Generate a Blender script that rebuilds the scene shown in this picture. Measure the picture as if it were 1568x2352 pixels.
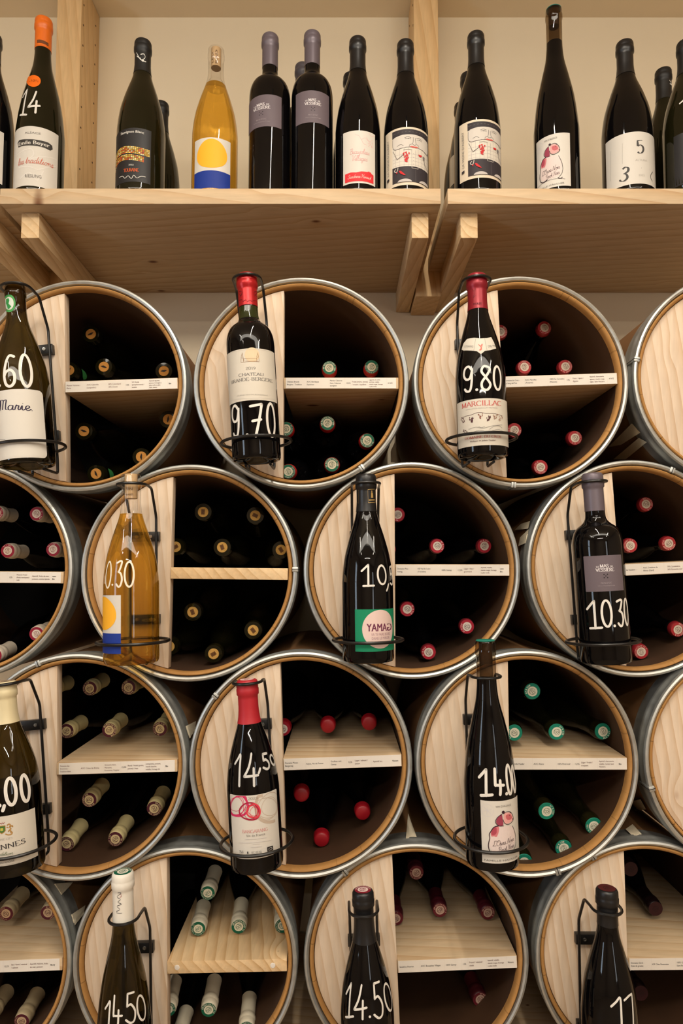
import bpy, bmesh, math, random
from mathutils import Vector, Matrix
from mathutils.geometry import tessellate_polygon
for o in list(bpy.data.objects): bpy.data.objects.remove(o)
SC = bpy.context.scene
COL = SC.collection
random.seed(7)
PI = math.pi
# ------------------------------------------------------------------ camera
F, PX, PY = 1568.0, 784.0, 1206.5          # focal length and optical axis in pixels of the 1568x2352 frame
TH = math.atan(0.066)                        # slight upward pitch
ZE = 1.45                                    # eye height
cam_d = bpy.data.cameras.new('camera'); cam = bpy.data.objects.new('camera', cam_d); COL.objects.link(cam)
cam_d.sensor_fit = 'VERTICAL'; cam_d.sensor_height = 36.0; cam_d.lens = 36.0 * F / 2352.0
cam_d.shift_y = (PY - 1176.0) / 2352.0
cam_d.clip_start = 0.02
cam.location = (0, 0, ZE); cam.rotation_euler = (PI / 2 + TH, 0, 0)
SC.camera = cam
# ------------------------------------------------------------------ pixel -> place
CT, ST = math.cos(TH), math.sin(TH)
CAM = Vector((0, 0, ZE))
def ray(x, y):
    u = (x - PX) / F; v = -(y - PY) / F
    return Vector((u, CT - v * ST, ST + v * CT))
def at(x, y, Y):
    d = ray(x, y); return CAM + d * (Y / d.y)
def depth(p): return p.y * CT + (p.z - ZE) * ST
# ------------------------------------------------------------------ light
SC.view_settings.view_transform = 'Standard'; SC.view_settings.look = 'None'
SC.view_settings.exposure = 0.0; SC.view_settings.gamma = 1.0; SC.view_settings.use_curve_mapping = False
SC.cycles.use_denoising = True; SC.cycles.use_adaptive_sampling = True; SC.cycles.adaptive_threshold = 0.06
SC.cycles.max_bounces = 8; SC.cycles.diffuse_bounces = 3; SC.cycles.glossy_bounces = 4
SC.cycles.transmission_bounces = 6; SC.cycles.sample_clamp_indirect = 4.0
SC.cycles.caustics_reflective = False; SC.cycles.caustics_refractive = False
W = bpy.data.worlds.new('world'); SC.world = W; W.use_nodes = True
W.node_tree.nodes['Background'].inputs[0].default_value = (0.6, 0.75, 1.0, 1)
W.node_tree.nodes['Background'].inputs[1].default_value = 0.3
WALLY = 1.56
CEIL = at(500, 40, WALLY).z
def area(name, loc, rot, sx, sy, power, col):
    l = bpy.data.lights.new(name, 'AREA'); l.shape = 'RECTANGLE'; l.size = sx; l.size_y = sy
    l.energy = power; l.color = col
    o = bpy.data.objects.new(name, l); COL.objects.link(o); o.location = loc; o.rotation_euler = rot
    return o
WARM = (1.0, 0.91, 0.78)
area('linear_lamp_light', (0.10, -0.10, CEIL - 0.062), (0, 0, 0), 0.035, 1.5, 21, WARM)
area('linear_lamp_light', (1.45, -0.80, CEIL - 0.062), (0, 0, 0), 0.05, 1.2, 19, WARM)
area('linear_lamp_light', (-1.45, -0.80, CEIL - 0.062), (0, 0, 0), 0.05, 1.2, 16, WARM)
area('linear_lamp_light', (0.0, -2.35, CEIL - 0.062), (0, 0, 0), 1.6, 0.05, 42, WARM)  # added fill lamp, lifts the wall under the shelf and the lower rows
wall_fill = area('wall_washer_light', (0, -0.62, CEIL - 0.13), (math.radians(72), 0, 0), 3.2, 0.22, 15.5, WARM)  # added light that brightens the upper wall, not a known fixture
wall_fill.data.spread = math.radians(150)
area('window_daylight', (-2.56, -0.75, 1.60), (0, -PI / 2, 0), 1.3, 0.5, 20, (0.66, 0.82, 1.0))
area('window_daylight', (1.9, -3.42, 1.60), (PI / 2, 0, 0), 0.45, 1.6, 13, (0.9, 0.95, 1.0))

# ------------------------------------------------------------------ mesh helpers
def mesh_obj(name, verts, faces, mat, parent=None, smooth=None, mats=None, mi=None):
    me = bpy.data.meshes.new(name); me.from_pydata([tuple(v) for v in verts], [], faces); me.update()
    return link(name, me, mat, parent, smooth)
def link(name, me, mat, parent=None, smooth=None):
    if mat is not None and not me.materials: me.materials.append(mat)
    if smooth is not None:
        for p in me.polygons: p.use_smooth = True
        me.set_sharp_from_angle(angle=math.radians(smooth))
    o = bpy.data.objects.new(name, me); COL.objects.link(o)
    if parent is not None: o.parent = parent
    return o
def thing(name, label, cat, M=None, group=None):
    o = bpy.data.objects.new(name, None); o.empty_display_size = 0.03; COL.objects.link(o)
    if M is not None: o.matrix_world = M
    o['label'] = label; o['category'] = cat
    if group: o['group'] = group
    return o
def box(x0, x1, y0, y1, z0, z1):
    v = [(x, y, z) for x in (x0, x1) for y in (y0, y1) for z in (z0, z1)]
    f = [(0, 1, 3, 2), (4, 6, 7, 5), (0, 4, 5, 1), (2, 3, 7, 6), (0, 2, 6, 4), (1, 5, 7, 3)]
    return v, f
def bevel_box(name, x0, x1, y0, y1, z0, z1, mat, parent=None, b=0.0015):
    v, f = box(x0, x1, y0, y1, z0, z1)
    return bevelled(name, v, f, mat, parent, b)
def bevelled(name, v, f, mat, parent, b):
    bm = bmesh.new(); bv = [bm.verts.new(p) for p in v]
    for q in f: bm.faces.new([bv[i] for i in q])
    bmesh.ops.recalc_face_normals(bm, faces=bm.faces[:])
    es = [e for e in bm.edges if len(e.link_faces) == 2 and e.calc_face_angle(0) > 0.5]
    if b > 0: bmesh.ops.bevel(bm, geom=es, offset=b, segments=2, affect='EDGES', profile=0.5)
    me = bpy.data.meshes.new(name); bm.to_mesh(me); bm.free()
    return link(name, me, mat, parent, 30)
def structure(name, x0, x1, y0, y1, z0, z1, mat):
    v, f = box(x0, x1, y0, y1, z0, z1); o = mesh_obj(name, v, f, mat); o['kind'] = 'structure'; return o
def lathe(prof, n, axis='z'):
    vs, fs = [], []; rings = []
    for r, z in prof:
        if r < 1e-6: rings.append([len(vs)]); vs.append((0, 0, z))
        else:
            rings.append(list(range(len(vs), len(vs) + n)))
            for i in range(n):
                a = 2 * PI * i / n; vs.append((r * math.cos(a), r * math.sin(a), z))
    for A, B in zip(rings, rings[1:]):
        for i in range(n):
            j = (i + 1) % n
            if len(A) == 1 and len(B) == 1: continue
            if len(A) == 1: fs.append((A[0], B[j], B[i]))
            elif len(B) == 1: fs.append((A[i], A[j], B[0]))
            else: fs.append((A[i], A[j], B[j], B[i]))
    if axis == 'y': vs = [(x, z, -y) for x, y, z in vs]     # z along +Y
    return vs, fs
def catmull(P, n=6, closed=False):
    out = []; m = len(P)
    rng = range(m) if closed else range(m - 1)
    for i in rng:
        g = (lambda k: P[k % m]) if closed else (lambda k: P[min(max(k, 0), m - 1)])
        p0, p1, p2, p3 = [Vector(g(i + k)) for k in (-1, 0, 1, 2)]
        for s in range(n):
            t = s / n
            out.append(0.5 * ((2 * p1) + (p2 - p0) * t + (2 * p0 - 5 * p1 + 4 * p2 - p3) * t * t + (3 * p1 - p0 - 3 * p2 + p3) * t ** 3))
    if not closed: out.append(Vector(P[-1]))
    return out
def tube(pts, r, n=8, closed=False):
    P = [Vector(p) for p in pts]; m = len(P); vs, fs = [], []
    up = None
    for i in range(m):
        a = P[(i - 1) % m] if (closed or i > 0) else P[i]; b = P[(i + 1) % m] if (closed or i < m - 1) else P[i]
        t = (b - a).normalized()
        if up is None:
            up = t.orthogonal().normalized()
        up = (up - t * up.dot(t)).normalized(); s = t.cross(up)
        for k in range(n):
            q = 2 * PI * k / n; vs.append(P[i] + (up * math.cos(q) + s * math.sin(q)) * r)
    for i in range(m if closed else m - 1):
        for k in range(n):
            j = (i + 1) % m
            fs.append((i * n + k, i * n + (k + 1) % n, j * n + (k + 1) % n, j * n + k))
    if not closed: fs.append(tuple(range(n - 1, -1, -1))); fs.append(tuple((m - 1) * n + k for k in range(n)))
    return vs, fs
def round_path(P, rad, n=5):
    P = [Vector(p) for p in P]; out = [P[0]]
    for a, b, c in zip(P, P[1:], P[2:]):
        d1 = min(rad, (a - b).length * .45); d2 = min(rad, (c - b).length * .45)
        s = b + (a - b).normalized() * d1; e = b + (c - b).normalized() * d2
        for k in range(n + 1):
            t = k / n; out.append(s * (1 - t) ** 2 + b * 2 * t * (1 - t) + e * t * t)
    out.append(P[-1]); return out
# ------------------------------------------------------------------ materials
MATS = {}
def srgb(r, g, b):
    f = lambda c: (c / 255 / 12.92) if c / 255 <= .04045 else ((c / 255 + .055) / 1.055) ** 2.4
    return (f(r), f(g), f(b), 1)
def bsdf(name):
    m = bpy.data.materials.new(name); m.use_nodes = True; return m, m.node_tree, m.node_tree.nodes['Principled BSDF']
def plain(name, col, rough=.6, metal=0, spec=.5, trans=0, ior=1.5, coat=0, noise=0, nscale=60):
    if name in MATS: return MATS[name]
    m, nt, b = bsdf(name)
    b.inputs['Base Color'].default_value = col; b.inputs['Roughness'].default_value = rough
    b.inputs['Metallic'].default_value = metal; b.inputs['Specular IOR Level'].default_value = spec
    b.inputs['Transmission Weight'].default_value = trans; b.inputs['IOR'].default_value = ior
    b.inputs['Coat Weight'].default_value = coat
    if noise:
        tc = nt.nodes.new('ShaderNodeTexCoord'); nz = nt.nodes.new('ShaderNodeTexNoise'); nz.inputs['Scale'].default_value = nscale
        nz.inputs['Detail'].default_value = 3
        nt.links.new(tc.outputs['Object'], nz.inputs['Vector'])
        mx = nt.nodes.new('ShaderNodeMix'); mx.data_type = 'RGBA'
        mx.inputs[6].default_value = tuple(c * (1 - noise) for c in col[:3]) + (1,); mx.inputs[7].default_value = tuple(min(1, c * (1 + noise)) for c in col[:3]) + (1,)
        nt.links.new(nz.outputs['Fac'], mx.inputs[0]); nt.links.new(mx.outputs[2], b.inputs['Base Color'])
    MATS[name] = m; return m
def ink(r, g, b, rough=.6): return plain('print_%d_%d_%d' % (r, g, b), srgb(r, g, b), rough, spec=.3)
def wood(name, light, dark, knot, axis, through, ring=26, contrast=.55, knots=.5, rough=.62):
    m, nt, b = bsdf(name); N = nt.nodes.new; L = nt.links.new
    tc = N('ShaderNodeTexCoord'); oi = N('ShaderNodeObjectInfo')
    mul = N('ShaderNodeVectorMath'); mul.operation = 'MULTIPLY_ADD'
    cx = N('ShaderNodeCombineXYZ')
    for k, s in enumerate((7.3, 3.1, 5.7)):
        q = N('ShaderNodeMath'); q.operation = 'MULTIPLY'; q.inputs[1].default_value = s; L(oi.outputs['Random'], q.inputs[0]); L(q.outputs[0], cx.inputs[k])
    sc = [1, 1, 1]; sc['XYZ'.index(axis)] = 0.13
    mul.inputs[1].default_value = sc; L(tc.outputs['Object'], mul.inputs[0]); L(cx.outputs[0], mul.inputs[2])
    # knots
    vo = N('ShaderNodeTexVoronoi'); vo.inputs['Scale'].default_value = 13.0
    km2 = N('ShaderNodeVectorMath'); km2.operation = 'MULTIPLY_ADD'; ks = [1, 1, 1]; ks['XYZ'.index(axis)] = 0.6; ks['XYZ'.index(through)] = 0.12; km2.inputs[1].default_value = ks
    L(tc.outputs['Object'], km2.inputs[0]); L(cx.outputs[0], km2.inputs[2]); L(km2.outputs[0], vo.inputs['Vector'])
    gate = N('ShaderNodeMath'); gate.operation = 'LESS_THAN'; gate.inputs[1].default_value = knots
    sep = N('ShaderNodeSeparateColor'); L(vo.outputs['Color'], sep.inputs[0]); L(sep.outputs[0], gate.inputs[0])
    kr = N('ShaderNodeMapRange'); kr.interpolation_type = 'SMOOTHSTEP'
    kr.inputs['From Min'].default_value = .03; kr.inputs['From Max'].default_value = .10; kr.inputs['To Min'].default_value = 1; kr.inputs['To Max'].default_value = 0
    kd = N('ShaderNodeMath'); kd.operation = 'DIVIDE'; ka = N('ShaderNodeMath'); ka.operation = 'ADD'; ka.inputs[1].default_value = .35; ksep = N('ShaderNodeSeparateColor'); L(vo.outputs['Color'], ksep.inputs[0]); L(ksep.outputs[1], ka.inputs[0])
    L(vo.outputs['Distance'], kd.inputs[0]); L(ka.outputs[0], kd.inputs[1]); L(kd.outputs[0], kr.inputs['Value'])
    km = N('ShaderNodeMath'); km.operation = 'MULTIPLY'; L(kr.outputs[0], km.inputs[0]); L(gate.outputs[0], km.inputs[1])
    bend = N('ShaderNodeMapRange'); bend.interpolation_type = 'SMOOTHSTEP'
    bend.inputs['From Min'].default_value = 0; bend.inputs['From Max'].default_value = .38; bend.inputs['To Min'].default_value = .007; bend.inputs['To Max'].default_value = 0
    L(vo.outputs['Distance'], bend.inputs['Value'])
    bg = N('ShaderNodeMath'); bg.operation = 'MULTIPLY'; L(bend.outputs[0], bg.inputs[0]); L(gate.outputs[0], bg.inputs[1])
    nz = N('ShaderNodeTexNoise'); nz.inputs['Scale'].default_value = 5; nz.inputs['Detail'].default_value = 2; L(mul.outputs[0], nz.inputs['Vector'])
    sv = N('ShaderNodeVectorMath'); sv.operation = 'SCALE'; sv.inputs['Scale'].default_value = .032; L(nz.outputs['Color'], sv.inputs[0])
    ad = N('ShaderNodeVectorMath'); ad.operation = 'ADD'; L(mul.outputs[0], ad.inputs[0]); L(sv.outputs[0], ad.inputs[1])
    ad2 = N('ShaderNodeVectorMath'); ad2.operation = 'ADD'; L(ad.outputs[0], ad2.inputs[0]); L(bg.outputs[0], ad2.inputs[1])
    wv = N('ShaderNodeTexWave'); wv.wave_type = 'BANDS'; wv.bands_direction = 'DIAGONAL'; wv.wave_profile = 'SAW'
    wv.inputs['Scale'].default_value = ring; wv.inputs['Distortion'].default_value = 1.6; wv.inputs['Detail'].default_value = 2; wv.inputs['Detail Scale'].default_value = .6
    L(ad2.outputs[0], wv.inputs['Vector'])
    rp = N('ShaderNodeMath'); rp.operation = 'POWER'; rp.inputs[1].default_value = 2.2; L(wv.outputs['Fac'], rp.inputs[0])
    big = N('ShaderNodeTexNoise'); big.inputs['Scale'].default_value = 12; L(mul.outputs[0], big.inputs['Vector'])
    f1 = N('ShaderNodeMath'); f1.operation = 'MULTIPLY'; L(rp.outputs[0], f1.inputs[0]); L(big.outputs['Fac'], f1.inputs[1])
    f2 = N('ShaderNodeMath'); f2.operation = 'MULTIPLY'; f2.inputs[1].default_value = contrast * 1.8; f2.use_clamp = True; L(f1.outputs[0], f2.inputs[0])
    mx = N('ShaderNodeMix'); mx.data_type = 'RGBA'; mx.inputs[6].default_value = light; mx.inputs[7].default_value = dark; L(f2.outputs[0], mx.inputs[0])
    fine = N('ShaderNodeTexNoise'); fine.inputs['Scale'].default_value = 190; fine.inputs['Detail'].default_value = 2; L(mul.outputs[0], fine.inputs['Vector'])
    fr = N('ShaderNodeMapRange'); fr.inputs['From Min'].default_value = .3; fr.inputs['From Max'].default_value = .7; fr.inputs['To Min'].default_value = .93; fr.inputs['To Max'].default_value = 1.05
    L(fine.outputs['Fac'], fr.inputs['Value'])
    m2 = N('ShaderNodeVectorMath'); m2.operation = 'SCALE'; L(mx.outputs[2], m2.inputs[0]); L(fr.outputs[0], m2.inputs['Scale'])
    m3 = N('ShaderNodeMix'); m3.data_type = 'RGBA'; m3.inputs[7].default_value = knot; L(km.outputs[0], m3.inputs[0]); L(m2.outputs[0], m3.inputs[6])
    L(m3.outputs[2], b.inputs['Base Color']); b.inputs['Roughness'].default_value = rough; b.inputs['Specular IOR Level'].default_value = .3
    bp = N('ShaderNodeBump'); bp.inputs['Strength'].default_value = .08; bp.inputs['Distance'].default_value = .001; L(fine.outputs['Fac'], bp.inputs['Height']); L(bp.outputs[0], b.inputs['Normal'])
    return m
PINE_L, PINE_D, PINE_K = srgb(232, 203, 160), srgb(205, 163, 112), srgb(128, 76, 38)
M_panel = wood('pale_spruce_vertical', srgb(218, 197, 173), srgb(192, 157, 120), srgb(146, 92, 54), 'Z', 'Y', 40, .68, .30)
M_board = wood('pale_spruce_lengthwise', srgb(206, 181, 147), srgb(180, 139, 94), srgb(110, 66, 34), 'X', 'Z', 26, .6, .36)
M_depth = wood('pale_spruce_depthwise', srgb(228, 198, 155), srgb(196, 152, 100), srgb(110, 66, 34), 'Y', 'Z', 34, .7, .2)
M_post = wood('pine_post', srgb(226, 190, 140), srgb(200, 150, 95), srgb(150, 90, 45), 'Z', 'Y', 24, .5, .4)
def fibre_mat(name, c1, c2, rough=.75):
    m, nt, b = bsdf(name); N = nt.nodes.new; L = nt.links.new
    tc = N('ShaderNodeTexCoord'); nz = N('ShaderNodeTexNoise'); nz.inputs['Scale'].default_value = 45; nz.inputs['Detail'].default_value = 6; nz.inputs['Roughness'].default_value = .65
    L(tc.outputs['Object'], nz.inputs['Vector'])
    mx = N('ShaderNodeMix'); mx.data_type = 'RGBA'; mx.inputs[6].default_value = c1; mx.inputs[7].default_value = c2; L(nz.outputs['Fac'], mx.inputs[0])
    # thin cracks and seams across the wound paper edge
    sp = N('ShaderNodeSeparateXYZ'); L(tc.outputs['Object'], sp.inputs[0])
    an = N('ShaderNodeMath'); an.operation = 'ARCTAN2'; L(sp.outputs[0], an.inputs[0]); L(sp.outputs[2], an.inputs[1])
    n2 = N('ShaderNodeTexNoise'); n2.noise_dimensions = '1D'; n2.inputs['Scale'].default_value = 26; n2.inputs['Detail'].default_value = 2
    L(an.outputs[0], n2.inputs['W'])
    cr = N('ShaderNodeMapRange'); cr.inputs['From Min'].default_value = .30; cr.inputs['From Max'].default_value = .25; cr.inputs['To Max'].default_value = .6
    L(n2.outputs['Fac'], cr.inputs['Value'])
    m3 = N('ShaderNodeMix'); m3.data_type = 'RGBA'; m3.inputs[7].default_value = tuple(c * .35 for c in c1[:3]) + (1,); L(cr.outputs[0], m3.inputs[0]); L(mx.outputs[2], m3.inputs[6])
    L(m3.outputs[2], b.inputs['Base Color']); b.inputs['Roughness'].default_value = rough; b.inputs['Specular IOR Level'].default_value = .25
    bp = N('ShaderNodeBump'); bp.inputs['Strength'].default_value = .25; bp.inputs['Distance'].default_value = .002; L(nz.outputs['Fac'], bp.inputs['Height']); L(bp.outputs[0], b.inputs['Normal'])
    return m
M_fibre = fibre_mat('brown_fibreboard', srgb(158, 112, 60), srgb(190, 142, 84))
M_wrap = plain('brown_kraft_wrap', srgb(130, 92, 56), .7, noise=.12, nscale=30)
M_liner = plain('dark_brown_liner', srgb(66, 40, 17), .8, noise=.2, nscale=30)  # inner wall is brown board; the tube's shade is put into this darker tone
M_back = plain('dark_fibre_end', srgb(18, 14, 11), .85, noise=.3)  # near-black colour paints in the darkness at the far end of the tube
def steel_mat():
    m, nt, b = bsdf('galvanised_steel'); N = nt.nodes.new; L = nt.links.new
    tc = N('ShaderNodeTexCoord'); nz = N('ShaderNodeTexNoise'); nz.inputs['Scale'].default_value = 70; nz.inputs['Detail'].default_value = 4; L(tc.outputs['Object'], nz.inputs['Vector'])
    mx = N('ShaderNodeMix'); mx.data_type = 'RGBA'; mx.inputs[6].default_value = srgb(176, 178, 174); mx.inputs[7].default_value = srgb(214, 216, 212); L(nz.outputs['Fac'], mx.inputs[0])
    L(mx.outputs[2], b.inputs['Base Color']); b.inputs['Metallic'].default_value = .85
    mr = N('ShaderNodeMapRange'); mr.inputs['To Min'].default_value = .36; mr.inputs['To Max'].default_value = .6; L(nz.outputs['Fac'], mr.inputs['Value']); L(mr.outputs[0], b.inputs['Roughness'])
    return m
M_steel = steel_mat()
M_screw = plain('zinc_screw', srgb(190, 190, 185), .3, 1)
M_wall = plain('cream_wall_paint', srgb(234, 218, 190), .9, spec=.15, noise=.02, nscale=8)
M_ceil = plain('cream_ceiling_paint', srgb(244, 226, 196), .9, spec=.15, noise=.02, nscale=8)
M_floor = plain('brown_floor', srgb(160, 138, 112), .5, noise=.1, nscale=4)
M_room = plain('taupe_room_paint', srgb(186, 168, 146), .9, spec=.15, noise=.02, nscale=8)
M_black = plain('black_wire', srgb(14, 13, 13), .38)
M_strap = plain('cream_webbing', srgb(224, 210, 182), .9, noise=.12, nscale=500)
M_paper = plain('white_paper', srgb(226, 218, 208), .7, spec=.25)
G_black = plain('black_glass', (.0025, .0022, .0026, 1), .035, spec=.3)
G_green = plain('dark_olive_glass', (.009, .008, .0025, 1), .035, spec=.35)
def clear_glass(name, tint, refr=.35, ior=1.36):
    """see-through glass: tinted transmission, part straight, part refracted, with a Fresnel gloss"""
    m = bpy.data.materials.new(name); m.use_nodes = True; nt = m.node_tree; nt.nodes.clear(); N = nt.nodes.new; L = nt.links.new
    out = N('ShaderNodeOutputMaterial'); tr = N('ShaderNodeBsdfTransparent'); rf = N('ShaderNodeBsdfRefraction'); gl = N('ShaderNodeBsdfGlossy'); fr = N('ShaderNodeLayerWeight'); pw = N('ShaderNodeMath'); pw.operation = 'POWER'; pw.inputs[1].default_value = 4.5; sc_ = N('ShaderNodeMath'); sc_.operation = 'MULTIPLY_ADD'; sc_.inputs[1].default_value = .9; sc_.inputs[2].default_value = .04
    tr.inputs['Color'].default_value = tint; rf.inputs['Color'].default_value = tint; rf.inputs['IOR'].default_value = ior; rf.inputs['Roughness'].default_value = 0
    gl.inputs['Roughness'].default_value = .03; fr.inputs['Blend'].default_value = .5; L(fr.outputs['Facing'], pw.inputs[0]); L(pw.outputs[0], sc_.inputs[0])
    m1 = N('ShaderNodeMixShader'); m1.inputs[0].default_value = refr; L(tr.outputs[0], m1.inputs[1]); L(rf.outputs[0], m1.inputs[2])
    m2 = N('ShaderNodeMixShader'); L(sc_.outputs[0], m2.inputs[0]); L(m1.outputs[0], m2.inputs[1]); L(gl.outputs[0], m2.inputs[2]); L(m2.outputs[0], out.inputs[0])
    MATS[name] = m; return m
G_olive = clear_glass('olive_clear_glass', (.30, .255, .12, 1), .5)
G_brown = clear_glass('brown_clear_glass', (.56, .49, .40, 1), .0)
G_amber = clear_glass('amber_wine_glass', (.965, .73, .26, 1), .40)
G_clear = clear_glass('clear_glass', (.985, .975, .96, 1), .0)
M_cork = plain('cork', srgb(196, 152, 100), .85, noise=.25, nscale=260)
M_lamp = plain('lamp_white', srgb(235, 235, 230), .5)
# ------------------------------------------------------------------ glyphs
CH = "ABCDEFGHIJKLMNOPQRSTUVWXYZabcdefghijklmnopqrstuvwxyz0123456789.,:;/%()-'éèêàâûîôïÈÔ+&"
def load_glyphs():
    tmp = []
    def mk(s):
        c = bpy.data.curves.new('g', 'FONT'); c.body = s; c.size = 1; c.resolution_u = 2
        o = bpy.data.objects.new('g', c); COL.objects.link(o); tmp.append(o); return o
    ref = mk('HH'); A = {c: (mk(c), mk('H' + c + 'H')) for c in CH}
    dg = bpy.context.evaluated_depsgraph_get(); dg.update()
    def get(o):
        e = o.evaluated_get(dg); me = e.to_mesh()
        v = [(p.co.x, p.co.y) for p in me.vertices]; me.calc_loop_triangles(); f = [tuple(t.vertices) for t in me.loop_triangles]
        e.to_mesh_clear(); return v, f
    rv = get(ref)[0]; rw = max(p[0] for p in rv) - min(p[0] for p in rv)
    G = {}
    for c, (a, b) in A.items():
        v, f = get(a); w = get(b)[0]; adv = max(p[0] for p in w) - min(p[0] for p in w) - rw
        G[c] = (v, f, max(adv, .1))
    G[' '] = ([], [], .27)
    for o in tmp:
        c = o.data; bpy.data.objects.remove(o); bpy.data.curves.remove(c)
    return G
GL = load_glyphs()
CAPH = max(p[1] for p in GL['H'][0])
def text_geo(s, bold=0.0):
    """flat text: verts, tris, width; cap height scaled to 1"""
    vs, fs, x = [], [], 0
    for c in s:
        v, f, adv = GL.get(c, GL['-'])
        for dx in ((0,) if not bold else (-bold, bold)):
            b0 = len(vs); vs += [(x + p[0] + dx, p[1]) for p in v]; fs += [tuple(i + b0 for i in t) for t in f]
        x += adv
    return [(p[0] / CAPH, p[1] / CAPH) for p in vs], fs, x / CAPH
# hand lettering: single strokes in a unit box, smoothed
def arcp(cx, cy, rx, ry, a0, a1, n=14):
    return [(cx + rx * math.cos(math.radians(a0 + (a1 - a0) * i / n)), cy + ry * math.sin(math.radians(a0 + (a1 - a0) * i / n))) for i in range(n + 1)]
DIG = {
 '0': [arcp(.5, .5, .45, .5, 100, 462, 22)],
 '1': [[(.02, .72), (.3, .88), (.55, 1), (.55, .5), (.53, 0)]],
 '1b': [[(.02, .70), (.3, .86), (.55, 1)], [(.55, 1), (.54, .5), (.53, 0)], [(.15, 0), (.95, .02)]],
 '3': [[(.08, .93), (.6, 1), (.85, .95), (.55, .66), (.35, .58)], [(.35, .58), (.75, .5), (.92, .27), (.7, .04), (.4, 0), (.1, .1)]],
 '4': [[(.62, 1), (.4, .6), (.05, .28)], [(.05, .28), (.98, .33)], [(.72, .55), (.70, .3), (.68, 0)]],
 '4c': [[(.3, 1), (.12, .5)], [(.12, .5), (.95, .5)], [(.9, .7), (.78, .3), (.7, 0)]],
 '4d': [[(.08, 1), (.06, .42), (.1, .36)], [(.08, .37), (1, .37)], [(.62, .55), (.6, .2), (.55, 0)]],
 '5': [[(.9, 1), (.25, .93)], [(.25, .93), (.2, .6), (.18, .52)], [(.18, .52), (.55, .6), (.9, .4), (.8, .1), (.45, 0), (.05, .08)]],
 '6': [[(.9, .97), (.5, .99), (.22, .75), (.1, .35), (.25, .05), (.6, 0), (.88, .15), (.88, .4), (.6, .52), (.25, .45), (.12, .33)]],
 '7': [[(.02, .93), (.5, .96), (.98, 1)], [(.98, 1), (.7, .5), (.35, 0)], [(.15, .47), (.85, .52)]],
 '7b': [[(.02, .8), (.5, .93), (.95, 1)], [(.95, 1), (.8, .5), (.68, 0)]],
 '8': [[(.75, .95), (.35, .97), (.15, .76), (.5, .52), (.9, .22), (.6, 0), (.2, .06), (.15, .3), (.6, .6), (.9, .85), (.72, .96)]],
 '9': [[(.95, .85), (.6, 1), (.2, .9), (.08, .65), (.3, .48), (.7, .52), (.92, .8), (.93, .9), (.88, .4), (.7, .05), (.35, .0), (.15, .08)]],
 '.': [[(.4, .5), (.6, .5)]], ',': [[(.9, 1), (.5, .4), (.1, 0)]],
}
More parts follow.
